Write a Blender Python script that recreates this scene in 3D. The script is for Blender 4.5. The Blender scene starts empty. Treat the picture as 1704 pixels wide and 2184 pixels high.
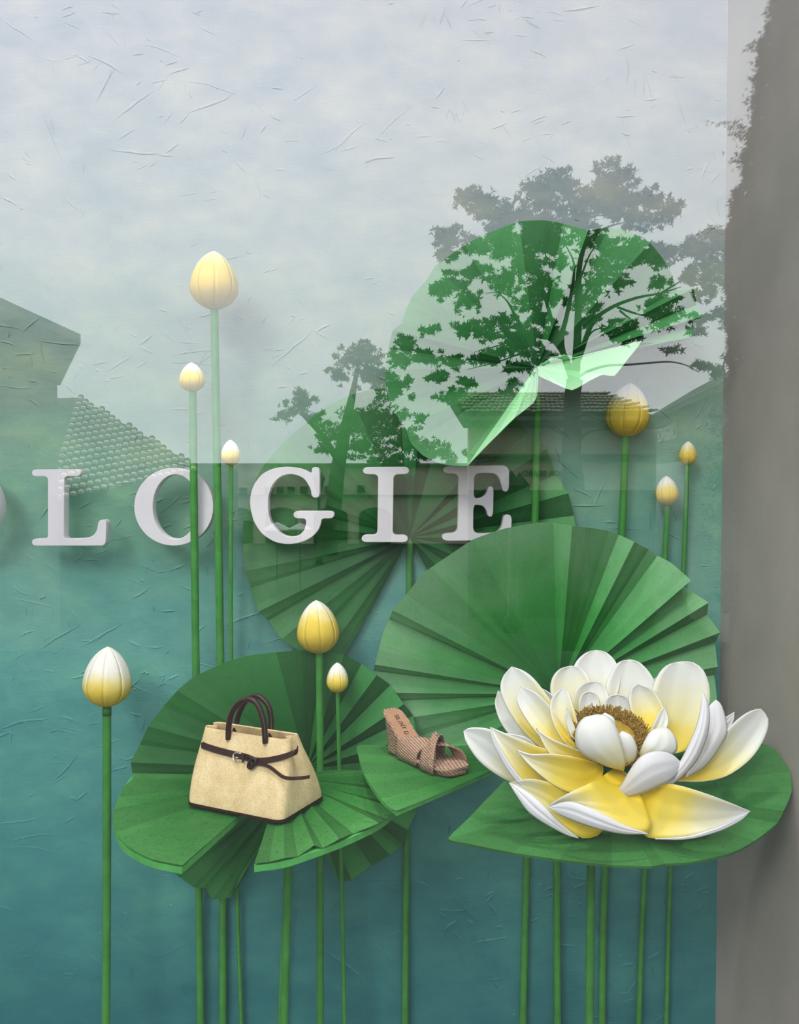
import bpy, bmesh, math, random
from mathutils import Vector, Matrix
random.seed(7)
S = bpy.context.scene
COL = S.collection

# ------------------------------------------------------------------ camera
F, CX, CY = 1900.0, 852.0, 1092.0
CAMZ, PITCH = 1.62, math.radians(2.0)
cam_d = bpy.data.cameras.new('camera'); cam = bpy.data.objects.new('camera', cam_d); COL.objects.link(cam)
cam_d.sensor_fit = 'HORIZONTAL'; cam_d.sensor_width = 36.0; cam_d.lens = 36.0 * F / 1704.0
cam_d.clip_start = 0.01; cam_d.clip_end = 500
cam.location = (0, 0, CAMZ); cam.rotation_euler = (math.pi / 2 - PITCH, 0, 0)
S.camera = cam
WALL, GLASS, SIDE = 2.60, 1.72, 0.941          # back wall, window pane (y) and side wall (x)

# ------------------------------------------------------------------ sky, sun, exposure
S.view_settings.view_transform = 'Standard'; S.view_settings.look = 'None'
S.view_settings.gamma = 1.0; S.view_settings.use_curve_mapping = False
S.view_settings.exposure = 0.0
world = bpy.data.worlds.new('overcast_sky'); S.world = world; world.use_nodes = True
wn, wl = world.node_tree.nodes, world.node_tree.links
wn.clear()
w_out = wn.new('ShaderNodeOutputWorld'); w_bg = wn.new('ShaderNodeBackground')
w_tc = wn.new('ShaderNodeTexCoord'); w_no = wn.new('ShaderNodeTexNoise'); w_rp = wn.new('ShaderNodeValToRGB')
w_no.inputs['Scale'].default_value = 2.6; w_no.inputs['Detail'].default_value = 3.0
w_rp.color_ramp.elements[0].position = 0.3; w_rp.color_ramp.elements[0].color = (0.80, 0.85, 0.93, 1)
w_rp.color_ramp.elements[1].position = 0.72; w_rp.color_ramp.elements[1].color = (1.0, 1.0, 1.03, 1)
wl.new(w_tc.outputs['Generated'], w_no.inputs['Vector']); wl.new(w_no.outputs['Fac'], w_rp.inputs['Fac'])
wl.new(w_rp.outputs['Color'], w_bg.inputs['Color']); wl.new(w_bg.outputs['Background'], w_out.inputs['Surface'])
w_bg.inputs['Strength'].default_value = 3.15
sun_d = bpy.data.lights.new('veiled_sun', 'SUN'); sun = bpy.data.objects.new('veiled_sun', sun_d); COL.objects.link(sun)
sun_d.energy = 1.15; sun_d.angle = math.radians(14); sun_d.color = (1.0, 0.97, 0.92)
sun.rotation_euler = Vector((0.53, 1.0, -0.82)).to_track_quat('-Z', 'Y').to_euler()
sun.location = (-3, -4, 6)

for lx, tx in ((-0.75, -0.38), (0.30, 0.46)):          # two unseen spotlights added up front to brighten flower and bag
    ld = bpy.data.lights.new('added_spotlight', 'SPOT'); lo = bpy.data.objects.new('added_spotlight', ld); COL.objects.link(lo)
    ld.spot_size = math.radians(32); ld.spot_blend = 0.8; ld.shadow_soft_size = 0.07; ld.energy = 150; ld.color = (1.0, 0.96, 0.90)
    lo.location = (lx, 1.84, 3.85); lo.rotation_euler = (Vector((tx, 2.12, 0.8)) - lo.location).to_track_quat('-Z', 'Y').to_euler()

# ------------------------------------------------------------------ helpers
cs, sn = math.cos(PITCH), math.sin(PITCH)
def ray(px, py):
    a, b = (px - CX) / F, (py - CY) / F
    return Vector((a, cs - b * sn, -sn - b * cs))
def W(px, py, D):                                  # point at depth y = D
    r = ray(px, py); return Vector((0, 0, CAMZ)) + r * (D / r.y)
def H(px, py, z):                                  # point on a level plane
    r = ray(px, py); return Vector((0, 0, CAMZ)) + r * ((z - CAMZ) / r.z)
def V(px, py, d):                                  # real place of what the pane mirrors at virtual depth d
    p = W(px, py, d); return Vector((p.x, 2 * GLASS - p.y, p.z))
def PW(n, D): return n / F * D                     # pixel length -> metres at depth

def tag(o, label=None, cat=None, group=None, kind=None):
    if label: o['label'] = label
    if cat: o['category'] = cat
    if group: o['group'] = group
    if kind: o['kind'] = kind
    return o
def thing(name, loc, label, cat, group=None):
    o = bpy.data.objects.new(name, None); COL.objects.link(o)
    o.location = loc; o.empty_display_size = 0.05
    return tag(o, label, cat, group)
def wloc(o):
    v = Vector((0, 0, 0))
    while o is not None: v = v + o.location; o = o.parent
    return v
def mesh(name, verts, faces, mats, parent=None, smooth=False, attrs=None, mat_idx=None, kind=None, label=None):
    off = wloc(parent) if parent is not None else Vector((0, 0, 0))
    me = bpy.data.meshes.new(name)
    me.from_pydata([tuple(Vector(v) - off) for v in verts], [], faces)
    for m in (mats if isinstance(mats, (list, tuple)) else [mats]): me.materials.append(m)
    if smooth:
        for p in me.polygons: p.use_smooth = True
    if mat_idx:
        for p, i in zip(me.polygons, mat_idx): p.material_index = i
    if attrs:
        for an, vals in attrs.items():
            at = me.attributes.new(an, 'FLOAT', 'POINT' if len(vals) == len(verts) else 'FACE')
            at.data.foreach_set('value', vals)
    me.update()
    o = bpy.data.objects.new(name, me); COL.objects.link(o)
    if parent is not None: o.parent = parent
    if kind: o['kind'] = kind
    if label: o['label'] = label
    return o
def solid(o, t, offset=0.0, mo=0):
    m = o.modifiers.new('thickness', 'SOLIDIFY'); m.thickness = t; m.offset = offset; m.material_offset = mo
    m.use_even_offset = False
    return o
def cat_rom(pts, n=6):
    P = [Vector(p) for p in pts]; out = []
    if len(P) < 3:
        return [P[0].lerp(P[-1], i / n) for i in range(n + 1)]
    for i in range(len(P) - 1):
        p0 = P[i - 1] if i else P[0] * 2 - P[1]; p1, p2 = P[i], P[i + 1]
        p3 = P[i + 2] if i + 2 < len(P) else P[-1] * 2 - P[-2]
        for k in range(n):
            t = k / n
            out.append(0.5 * ((2 * p1) + (p2 - p0) * t + (2 * p0 - 5 * p1 + 4 * p2 - p3) * t * t + (3 * p1 - p0 - 3 * p2 + p3) * t ** 3))
    out.append(P[-1]); return out
def resample(P, n):
    L = [0.0]
    for a, b in zip(P, P[1:]): L.append(L[-1] + (b - a).length)
    out, j = [], 0
    for i in range(n + 1):
        s = L[-1] * i / n
        while j < len(L) - 2 and L[j + 1] < s: j += 1
        d = L[j + 1] - L[j]
        out.append(P[j].lerp(P[j + 1], (s - L[j]) / d if d > 1e-9 else 0))
    return out
class MB:
    def __init__(s): s.v, s.f, s.m = [], [], []
    def add(s, vs, fs, m=0):
        k = len(s.v); s.v += [Vector(v) for v in vs]; s.f += [[i + k for i in f] for f in fs]; s.m += [m] * len(fs); return s
    def box(s, lo, hi, m=0):
        x0, y0, z0 = lo; x1, y1, z1 = hi
        vs = [(x0,y0,z0),(x1,y0,z0),(x1,y1,z0),(x0,y1,z0),(x0,y0,z1),(x1,y0,z1),(x1,y1,z1),(x0,y1,z1)]
        return s.add(vs, [(0,3,2,1),(4,5,6,7),(0,1,5,4),(1,2,6,5),(2,3,7,6),(3,0,4,7)], m)
    def tube(s, pts, rad, n=10, m=0, cap=True):
        P = [Vector(p) for p in pts]; R = rad if isinstance(rad, (list, tuple)) else [rad] * len(P)
        vs, fs = [], []; up = None
        for i, p in enumerate(P):
            d = (P[min(i + 1, len(P) - 1)] - P[max(i - 1, 0)]).normalized()
            if up is None: up = d.orthogonal().normalized()
            up = (up - d * up.dot(d)).normalized(); q = d.cross(up)
            for k in range(n):
                a = 2 * math.pi * k / n
                vs.append(p + (up * math.cos(a) + q * math.sin(a)) * R[i])
        for i in range(len(P) - 1):
            for k in range(n):
                fs.append((i*n+k, i*n+(k+1)%n, (i+1)*n+(k+1)%n, (i+1)*n+k))
        if cap: fs += [tuple(range(n))[::-1], tuple((len(P)-1)*n+k for k in range(n))]
        return s.add(vs, fs, m)
    def ribbon(s, pts, nor, w, t, m=0):                        # flat strap: nor = outward normals
        P = [Vector(p) for p in pts]; vs, fs = [], []
        for i, p in enumerate(P):
            d = (P[min(i+1, len(P)-1)] - P[max(i-1, 0)]).normalized()
            n = Vector(nor[i]); n = (n - d*n.dot(d)).normalized(); b = d.cross(n)
            for a, c in ((-.5,0),(-.42,1),(.42,1),(.5,0)): vs.append(p + b*w*a + n*t*c)
        for i in range(len(P)-1):
            for k in range(4): fs.append((i*4+k, i*4+(k+1)%4, (i+1)*4+(k+1)%4, (i+1)*4+k))
        fs += [(3,2,1,0), tuple((len(P)-1)*4+k for k in range(4))]
        return s.add(vs, fs, m)
    def loft(s, rings, m=0, cap0=True, cap1=True):
        n = len(rings[0]); vs = [v for r in rings for v in r]; fs = []
        for i in range(len(rings)-1):
            for k in range(n): fs.append((i*n+k, i*n+(k+1)%n, (i+1)*n+(k+1)%n, (i+1)*n+k))
        if cap0: fs.append(tuple(range(n))[::-1])
        if cap1: fs.append(tuple((len(rings)-1)*n+k for k in range(n)))
        return s.add(vs, fs, m)
    def build(s, name, mats, parent=None, smooth=False, kind=None, label=None):
        o = mesh(name, s.v, s.f, mats, parent, smooth, mat_idx=s.m, kind=kind, label=label)
        return o
def sharp(o, deg=40):                                          # smooth shading that keeps hard edges
    o.data.polygons.foreach_set('use_smooth', [True] * len(o.data.polygons))
    o.data.set_sharp_from_angle(angle=math.radians(deg)); return o
def bevel(o, w, seg=2):
    m = o.modifiers.new('bevel', 'BEVEL'); m.width = w; m.segments = seg; m.limit_method = 'ANGLE'; return o

# ------------------------------------------------------------------ materials
def new_mat(name):
    m = bpy.data.materials.new(name); m.use_nodes = True
    return m, m.node_tree.nodes, m.node_tree.links, m.node_tree.nodes['Principled BSDF']
def mixc(N, L, a, b, fac, mode='MIX'):
    x = N.new('ShaderNodeMix'); x.data_type = 'RGBA'; x.blend_type = mode
    for s, v in ((0, fac), (6, a), (7, b)):
        if hasattr(v, 'is_output'): L.new(v, x.inputs[s])
        elif s == 0: x.inputs[0].default_value = v
        else: x.inputs[s].default_value = (*v, 1) if len(v) == 3 else v
    return x.outputs[2]
def ramp(N, L, src, stops):
    r = N.new('ShaderNodeValToRGB'); e = r.color_ramp.elements
    e[0].position, e[1].position = stops[0][0], stops[-1][0]
    for p, c in stops[1:-1]: e.new(p)
    for i, (p, c) in enumerate(stops): e[i].position = p; e[i].color = (*c, 1) if len(c) == 3 else c
    L.new(src, r.inputs['Fac']); return r.outputs['Color']
def noise(N, L, vec, scale, detail=4, rough=0.55, mapping=None):
    n = N.new('ShaderNodeTexNoise'); n.inputs['Scale'].default_value = scale
    n.inputs['Detail'].default_value = detail; n.inputs['Roughness'].default_value = rough
    if mapping:
        mp = N.new('ShaderNodeMapping'); L.new(vec, mp.inputs['Vector'])
        mp.inputs['Rotation'].default_value = mapping[0]; mp.inputs['Scale'].default_value = mapping[1]
        vec = mp.outputs['Vector']
    L.new(vec, n.inputs['Vector']); return n.outputs['Fac']
def math_n(N, L, op, a, b=None, clamp=False):
    x = N.new('ShaderNodeMath'); x.operation = op; x.use_clamp = clamp
    for i, v in enumerate((a, b)):
        if v is None: continue
        if hasattr(v, 'is_output'): L.new(v, x.inputs[i])
        else: x.inputs[i].default_value = v
    return x.outputs[0]
def bump(N, L, bsdf, h, strength, dist):
    b = N.new('ShaderNodeBump'); b.inputs['Strength'].default_value = strength; b.inputs['Distance'].default_value = dist
    L.new(h, b.inputs['Height']); L.new(b.outputs['Normal'], bsdf.inputs['Normal']); return b
def attr(N, name):
    a = N.new('ShaderNodeAttribute'); a.attribute_name = name; return a.outputs['Fac']
def obj_co(N): return N.new('ShaderNodeTexCoord').outputs['Object']
def plain(name, col, rough=0.7, var=0.12, scale=18, bscale=0, bstr=0.2, metal=0.0, spec=0.3):
    m, N, L, B = new_mat(name); co = obj_co(N)
    n = noise(N, L, co, scale, 5)
    d = [max(0, c * (1 - var)) for c in col]; u = [min(1, c * (1 + var)) for c in col]
    L.new(ramp(N, L, n, [(0.3, d), (0.7, u)]), B.inputs['Base Color'])
    B.inputs['Roughness'].default_value = rough; B.inputs['Metallic'].default_value = metal
    B.inputs['Specular IOR Level'].default_value = spec
    if bscale: bump(N, L, B, noise(N, L, co, bscale, 4), bstr, 0.004)
    return m

def leaf_mat(name, deep, light, pale, gloss=0.6, speck=0.3):
    m, N, L, B = new_mat(name); co = obj_co(N)
    rad, facet_shade = attr(N, 'rad'), attr(N, 'facet_shade')
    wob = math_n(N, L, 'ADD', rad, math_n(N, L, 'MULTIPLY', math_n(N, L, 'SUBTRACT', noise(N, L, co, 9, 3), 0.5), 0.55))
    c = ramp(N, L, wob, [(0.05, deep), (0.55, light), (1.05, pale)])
    sp = noise(N, L, co, 120, 3, 0.75)
    c = mixc(N, L, c, ramp(N, L, sp, [(0.30, (0.45, 0.52, 0.45)), (0.47, (1, 1, 1)), (0.6, (1, 1, 1)), (0.78, (1.25, 1.2, 1.25))]), speck, 'MULTIPLY')
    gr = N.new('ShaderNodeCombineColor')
    for i in range(3): L.new(facet_shade, gr.inputs[i])
    c = mixc(N, L, c, gr.outputs[0], 1.0, 'MULTIPLY')  # painted light and shade of the pleats multiplied into the green
    L.new(c, B.inputs['Base Color']); B.inputs['Roughness'].default_value = gloss; B.inputs['Specular IOR Level'].default_value = 0.25
    bump(N, L, B, noise(N, L, co, 260, 3), 0.25, 0.001)
    tr = N.new('ShaderNodeBsdfTranslucent'); L.new(c, tr.inputs['Color'])
    mx = N.new('ShaderNodeMixShader'); mx.inputs[0].default_value = 0.22
    L.new(B.outputs[0], mx.inputs[1]); L.new(tr.outputs[0], mx.inputs[2])
    L.new(mx.outputs[0], N['Material Output'].inputs['Surface'])
    return m
M = {}
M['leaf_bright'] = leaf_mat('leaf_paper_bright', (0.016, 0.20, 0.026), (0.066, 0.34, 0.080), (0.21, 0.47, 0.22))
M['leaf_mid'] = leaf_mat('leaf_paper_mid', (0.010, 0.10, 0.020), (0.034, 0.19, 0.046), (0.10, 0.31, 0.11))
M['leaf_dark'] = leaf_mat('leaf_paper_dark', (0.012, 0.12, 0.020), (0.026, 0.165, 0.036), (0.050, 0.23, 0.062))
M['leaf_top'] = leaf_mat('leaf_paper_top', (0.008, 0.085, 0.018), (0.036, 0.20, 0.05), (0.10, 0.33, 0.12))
M['leaf_pale'] = leaf_mat('leaf_paper_reverse', (0.22, 0.58, 0.24), (0.28, 0.64, 0.30), (0.38, 0.70, 0.40), speck=0.15)
M['shelf'] = leaf_mat('shelf_paper', (0.011, 0.105, 0.015), (0.027, 0.170, 0.030), (0.075, 0.275, 0.070), speck=0.9)
M['shelf_deep'] = leaf_mat('shelf_paper_deep', (0.010, 0.10, 0.015), (0.022, 0.145, 0.028), (0.055, 0.22, 0.055), speck=0.5)
M['board'] = plain('shelf_board_green', (0.10, 0.42, 0.10), 0.6, 0.15, 30)
M['stem'] = plain('stem_green', (0.055, 0.25, 0.045), 0.5, 0.18, 22, 60, 0.15)

# petals: painted yellow heart fading to white
def petal_mat(name, front=True):
    m, N, L, B = new_mat(name); co = obj_co(N)
    t = attr(N, 'rad')
    w = math_n(N, L, 'ADD', t, math_n(N, L, 'MULTIPLY', math_n(N, L, 'SUBTRACT', noise(N, L, co, 14, 3), 0.5), 0.25))
    if front: st = [(0.12, (0.92, 0.655, 0.030)), (0.38, (0.92, 0.73, 0.13)), (0.60, (0.90, 0.84, 0.55)), (0.84, (0.90, 0.89, 0.85))]
    else: st = [(0.02, (0.88, 0.70, 0.22)), (0.14, (0.82, 0.79, 0.79)), (0.9, (0.82, 0.80, 0.84))]
    c = ramp(N, L, w, st)
    sp = noise(N, L, co, 420, 2, 0.7)
    c = mixc(N, L, c, ramp(N, L, sp, [(0.28, (0.8, 0.78, 0.7)), (0.42, (1, 1, 1))]), 0.35, 'MULTIPLY')
    L.new(c, B.inputs['Base Color']); B.inputs['Roughness'].default_value = 0.45; B.inputs['Specular IOR Level'].default_value = 0.3
    bump(N, L, B, noise(N, L, co, 55, 3), 0.12, 0.003)
    tr = N.new('ShaderNodeBsdfTranslucent'); L.new(c, tr.inputs['Color'])
    mx = N.new('ShaderNodeMixShader'); mx.inputs[0].default_value = 0.18
    L.new(B.outputs[0], mx.inputs[1]); L.new(tr.outputs[0], mx.inputs[2]); L.new(mx.outputs[0], N['Material Output'].inputs['Surface'])
    return m
M['petal'] = petal_mat('petal_painted_foam'); M['petal_back'] = petal_mat('petal_back_white', False)
def bud_mat():
    m, N, L, B = new_mat('bud_felt_yellow'); co = obj_co(N)
    w = math_n(N, L, 'ADD', attr(N, 'rad'), math_n(N, L, 'MULTIPLY', math_n(N, L, 'SUBTRACT', noise(N, L, co, 40, 4), 0.5), 0.30))
    c = ramp(N, L, w, [(0.05, (0.66, 0.44, 0.05)), (0.45, (0.80, 0.58, 0.085)), (0.62, (0.82, 0.68, 0.28)), (0.80, (0.82, 0.78, 0.72))])
    sp = noise(N, L, co, 500, 3, 0.7)
    c = mixc(N, L, c, ramp(N, L, sp, [(0.3, (0.72, 0.70, 0.62)), (0.48, (1, 1, 1))]), 0.45, 'MULTIPLY')
    L.new(c, B.inputs['Base Color']); B.inputs['Roughness'].default_value = 0.85; B.inputs['Specular IOR Level'].default_value = 0.15
    bump(N, L, B, sp, 0.3, 0.001); return m
M['bud'] = bud_mat()
M['seam'] = plain('bud_seam_thread', (0.62, 0.47, 0.12), 0.9, 0.1, 60)

def wall_mat():
    m, N, L, B = new_mat('wall_painted_plaster'); co = obj_co(N)
    sx = N.new('ShaderNodeSeparateXYZ'); L.new(co, sx.inputs[0])
    big = noise(N, L, co, 1.6, 5, 0.6, ((0, 0, 0), (0.6, 1, 1.6)))
    z = math_n(N, L, 'ADD', sx.outputs['Z'], math_n(N, L, 'MULTIPLY', math_n(N, L, 'SUBTRACT', big, 0.5), 0.75))
    zz = math_n(N, L, 'DIVIDE', z, 3.2)
    c = ramp(N, L, zz, [(0.0, (0.035, 0.165, 0.175)), (0.16, (0.070, 0.26, 0.25)), (0.34, (0.115, 0.34, 0.31)),
                        (0.43, (0.16, 0.36, 0.30)), (0.50, (0.18, 0.36, 0.255)), (0.60, (0.22, 0.315, 0.25)), (0.72, (0.31, 0.355, 0.345)), (0.95, (0.385, 0.395, 0.45))])
    mot = noise(N, L, co, 5, 5, 0.6, ((0, 0.3, 0), (1, 1, 1.8)))
    c = mixc(N, L, c, ramp(N, L, mot, [(0.3, (0.74, 0.83, 0.88)), (0.5, (1, 1, 1)), (0.70, (1.32, 1.2, 1.06))]), 0.95, 'MULTIPLY')
    L.new(c, B.inputs['Base Color']); B.inputs['Roughness'].default_value = 0.8; B.inputs['Specular IOR Level'].default_value = 0.2
    # trowel marks: long thin ridges in several directions, only in patches
    h = None
    for i, (rot, sc, thr) in enumerate((((0, 0.5, 0), (1.1, 1, 9), 0.60), ((0, -0.35, 0), (1.3, 1, 11), 0.61), ((0, 1.15, 0), (1.3, 1, 9), 0.61), ((0, 0.05, 0), (1.2, 1, 12), 0.61))):
        n1 = noise(N, L, co, 4.2, 2, 0.5, (rot, sc))
        patch = noise(N, L, co, 3.1 + 0.7 * i, 2, 0.5, ((0.3 * i, 0, 0.8 * i), (1, 1, 1)))
        pk = math_n(N, L, 'MULTIPLY', math_n(N, L, 'GREATER_THAN', n1, thr), math_n(N, L, 'MULTIPLY', math_n(N, L, 'SUBTRACT', patch, 0.50, True), 7.0, True))
        h = pk if h is None else math_n(N, L, 'ADD', h, pk)
    fine = noise(N, L, co, 90, 4, 0.6, ((0, 0, 0), (0.5, 1, 2.0)))
    soft = noise(N, L, co, 11, 5, 0.6)
    h = math_n(N, L, 'ADD', math_n(N, L, 'MULTIPLY', h, 0.45), math_n(N, L, 'ADD', math_n(N, L, 'MULTIPLY', fine, 0.28), math_n(N, L, 'MULTIPLY', soft, 1.0)))
    bump(N, L, B, h, 0.55, 0.006)
    return m
M['wall'] = wall_mat()
M['side'] = plain('wall_grey_render', (0.43, 0.385, 0.355), 0.85, 0.12, 3, 120, 0.15)
M['white'] = plain('display_paint_white', (0.55, 0.55, 0.55), 0.8, 0.05)
M['letter'] = plain('letter_painted_foam', (0.70, 0.655, 0.69), 0.7, 0.03, 12, 160, 0.12)
def glass_mat():
    m, N, L, B = new_mat('window_glass'); N.remove(B)
    ge = N.new('ShaderNodeNewGeometry'); dp = N.new('ShaderNodeVectorMath'); dp.operation = 'DOT_PRODUCT'
    L.new(ge.outputs['Normal'], dp.inputs[0]); L.new(ge.outputs['Incoming'], dp.inputs[1])
    c = math_n(N, L, 'ABSOLUTE', dp.outputs['Value'])
    k = math_n(N, L, 'POWER', math_n(N, L, 'SUBTRACT', 1.0, c, True), 5.0)
    fac = math_n(N, L, 'ADD', 0.078, math_n(N, L, 'MULTIPLY', k, 0.95))
    t = N.new('ShaderNodeBsdfTransparent'); t.inputs['Color'].default_value = (0.985, 0.995, 0.99, 1)
    g = N.new('ShaderNodeBsdfGlossy'); g.inputs['Roughness'].default_value = 0.0
    mx = N.new('ShaderNodeMixShader'); L.new(fac, mx.inputs[0]); L.new(t.outputs[0], mx.inputs[1]); L.new(g.outputs[0], mx.inputs[2])
    L.new(mx.outputs[0], N['Material Output'].inputs['Surface']); return m
M['glass'] = glass_mat()

# ------------------------------------------------------------------ the display box (setting)
XL, ZC, ZLINT, ZSILL = -2.6, 4.25, 4.10, 0.02
mesh('wall_back', MB().box((XL-.1, WALL, -.1), (SIDE+.0, WALL+.12, ZC)).v, MB().box((0,0,0),(1,1,1)).f, M['wall'], kind='structure')
WB = bpy.data.objects['wall_back']
def trowel_marks():
    R = random.Random(21); mb = MB()
    cl = [(R.uniform(-40, 1560), R.uniform(-40, 2150), R.uniform(25, 110), R.choice((-.5, -.35, -.15, .1, .35, 1.3))) for _ in range(300)]
    for cx, cy, sp, ang in cl:
        for _ in range(R.randint(1, 6)):
            x, y = cx + R.gauss(0, sp*.8), cy + R.gauss(0, sp*.5); a = ang + R.gauss(0, .35); l = R.uniform(8, 46) if R.random() < .88 else R.uniform(46, 120)
            pts = []
            for k in range(6):
                p = W(x, y, WALL); pts.append(p); a += R.gauss(0, .09); x += math.cos(a)*l/5; y += math.sin(a)*l/5
            if not all(XL < p.x < SIDE-.01 for p in pts): continue
            w = R.uniform(.0011, .0030); h = w*R.uniform(.7, 1.3); vs, fs = [], []
            for k, p in enumerate(pts):
                d = (pts[min(k+1, 5)] - pts[max(k-1, 0)]).normalized(); n = Vector((d.z, 0, -d.x)); t = math.sin(math.pi*(k+.25)/5.5)
                sk = R.uniform(-.3, .8)
                vs += [p + n*w*t + Vector((0, .0004, 0)), p + n*w*sk*.3 + Vector((0, -h*t-.0002, 0)), p - n*w*t*2.6 + Vector((0, .0004, 0))]
            for k in range(5): fs += [(k*3, k*3+1, k*3+4, k*3+3), (k*3+1, k*3+2, k*3+5, k*3+4)]
            mb.add(vs, fs)
    return mb.build('trowel_marks', M['wall'], WB, kind='stuff')
trowel_marks()
rw = MB().box((SIDE, GLASS-.02, -.1), (SIDE+.14, WALL+.12, ZC)).build('wall_right', M['side'], kind='structure')
MB().box((XL-.24, GLASS-.02, -.1), (XL-.1, WALL+.12, ZC)).build('wall_left', M['white'], kind='structure')
MB().box((XL-.24, GLASS-.02, ZC), (SIDE+.14, WALL+.12, ZC+.1)).build('ceiling', M['white'], kind='structure')
MB().box((XL-.1, GLASS-.02, -.1), (SIDE, WALL, 0.0)).build('floor', M['side'], kind='structure')
gp = MB().box((XL-.1, GLASS-.004, ZSILL), (SIDE+.0, GLASS+.004, ZLINT)).build('window_1', M['glass'], kind='structure')
MB().box((XL-.24, GLASS-.05, ZLINT), (SIDE+1.4, GLASS+.03, ZLINT+.25)).build('trim_1', M['white'], kind='structure')
MB().box((XL-3.5, GLASS-.06, ZLINT+.25), (SIDE+4.0, GLASS+.15, 6.0)).build('wall_front', M['white'], kind='structure')

# ------------------------------------------------------------------ raised letters on the wall
def round_poly(pts, r=4.0, it=3):
    P = [Vector(p) for p in pts]
    for _ in range(it):
        Q = []
        for i, p in enumerate(P):
            a, b = P[i-1], P[(i+1) % len(P)]
            la, lb = (a-p).length, (b-p).length
            Q.append(p + (a-p) * (min(.25*la, r)/max(la, 1e-6))); Q.append(p + (b-p) * (min(.25*lb, r)/max(lb, 1e-6)))
        P = Q; r *= 0.5
    return P
LD, LT = 2.500, 0.040
def letter(loops, label, r=4.0, do_round=True):
    cu = bpy.data.curves.new('letter_outline', 'CURVE'); cu.dimensions = '2D'; cu.fill_mode = 'BOTH'
    cu.extrude = LT / 2 - .0015; cu.bevel_depth = .0015; cu.bevel_resolution = 1
    xs = []
    for lp in loops:
        pts = round_poly(lp, r) if do_round else [Vector(p) for p in lp]
        sp = cu.splines.new('POLY'); sp.points.add(len(pts)-1); sp.use_cyclic_u = True
        for q, p in zip(sp.points, pts):
            w = W(p.x, p.y, LD); q.co = (w.x, w.z, 0, 1); xs.append((w.x, w.z))
    tmp = bpy.data.objects.new('letter_tmp', cu); COL.objects.link(tmp)
    dg = bpy.context.evaluated_depsgraph_get(); dg.update()
    me = tmp.evaluated_get(dg).to_mesh()
    vs = [(v.co.x, LD + LT/2 - v.co.z, v.co.y) for v in me.vertices]; fs = [tuple(p.vertices)[::-1] for p in me.polygons]
    bpy.data.objects.remove(tmp)
    zs = [z for x, z in xs]; cx = [x for x, z in xs]
    root = thing('letter', (sum(cx)/len(cx), WALL - .005, min(zs)), label, 'letter', 'raised letters of the wall sign')
    o = mesh('letter_face', vs, fs, M['letter'], root)
    sharp(o, 35)
    return root, (min(cx), max(cx), min(zs), max(zs))
def pins(root, pts, yb=WALL+.004):
    for px, py in pts:
        p = W(px, py, LD + LT - .002); q = Vector((p.x, yb, p.z))
        MB().tube([p, q], .004, 8).build('standoff_pin', M['letter'], root, True)
def ell(cx, cy, rx, ry, n=72, pw=2.0): return [(cx + rx*math.copysign(abs(math.cos(2*math.pi*i/n))**(2/pw), math.cos(2*math.pi*i/n)), cy + ry*math.copysign(abs(math.sin(2*math.pi*i/n))**(2/pw), math.sin(2*math.pi*i/n))) for i in range(n)]
r, _ = letter([ell(-84, 1081, 83, 82), ell(-81, 1081, 50, 70)], 'pale raised letter O cut off at the left edge, only its right curve showing', do_round=False)
pins(r, [(-84, 1003), (-84, 1158)])
r, _ = letter([[(69,1002.5),(171,1001.5),(171,1014.5),(136,1015),(135,1150),(175,1150),(198,1145),(208,1132),(211,1109.6),(226,1109.6),(224,1163),(69,1163),(69,1150),(103,1150),(103,1015),(69,1015)]],
           'pale raised letter L on the bare wall, left of the tall bud stems', 5.0)
pins(r, [(120, 1030), (120, 1140)])
r, _ = letter([ell(370.5, 1081, 83.5, 82), ell(374, 1081, 49.5, 70)], 'pale raised letter O crossed by two tall bud stems', do_round=False)
pins(r, [(304, 1081), (438, 1081)])
g2 = lambda L_: [(440 + x/3.704, 960 + y/3.704) for x, y in L_]
r, _ = letter([g2([(892,138),(892,372),(836,372),(832,320),(815,280),(780,225),(720,192),(650,183),(580,205),(520,265),(485,360),(482,470),(500,560),(545,630),(600,675),(660,693),(720,685),(770,650),(790,600),(793,535),(693,537),(693,485),(1005,485),(1005,537),(905,535),(900,590),(870,650),(810,700),(730,732),(640,742),(540,725),(440,660),(375,560),(348,440),(352,350),(385,260),(450,185),(540,145),(640,133),(740,145),(800,170),(824,190),(838,170),(838,138)])],
           'pale raised letter G in front of the left side of the hindmost lotus leaf', 6.0)
pins(r, [(552, 1080), (670, 1115)], 2.555)
r, _ = letter([g2([(1242,138),(1597,135),(1597,187),(1476,187),(1468,675),(1588,675),(1588,724),(1231,724),(1231,675),(1355,675),(1362,187),(1242,187)])], 'pale raised letter I in front of the middle of the hindmost lotus leaf', 6.0)
pins(r, [(822, 1020), (820, 1130)], 2.555)
e3 = lambda L_: [(860 + x/4.26, 900 + y/4.26) for x, y in L_]
r, _ = letter([e3([(374,403),(957,398),(957,628),(905,628),(895,560),(875,500),(840,465),(790,457),(640,457),(635,698),(700,697),(745,672),(768,630),(778,590),(817,590),(812,856),(772,856),(762,800),(735,762),(690,748),(634,748),(630,1018),(800,1018),(860,1005),(895,970),(910,920),(918,848),(985,848),(970,1070),(360,1076),(360,1018),(500,1016),(512,462),(374,462)])],
           'pale raised letter E, last of the row, its foot behind the large bright leaf', 8.0)
pins(r, [(995, 1015), (992, 1130)], 2.555)

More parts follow.
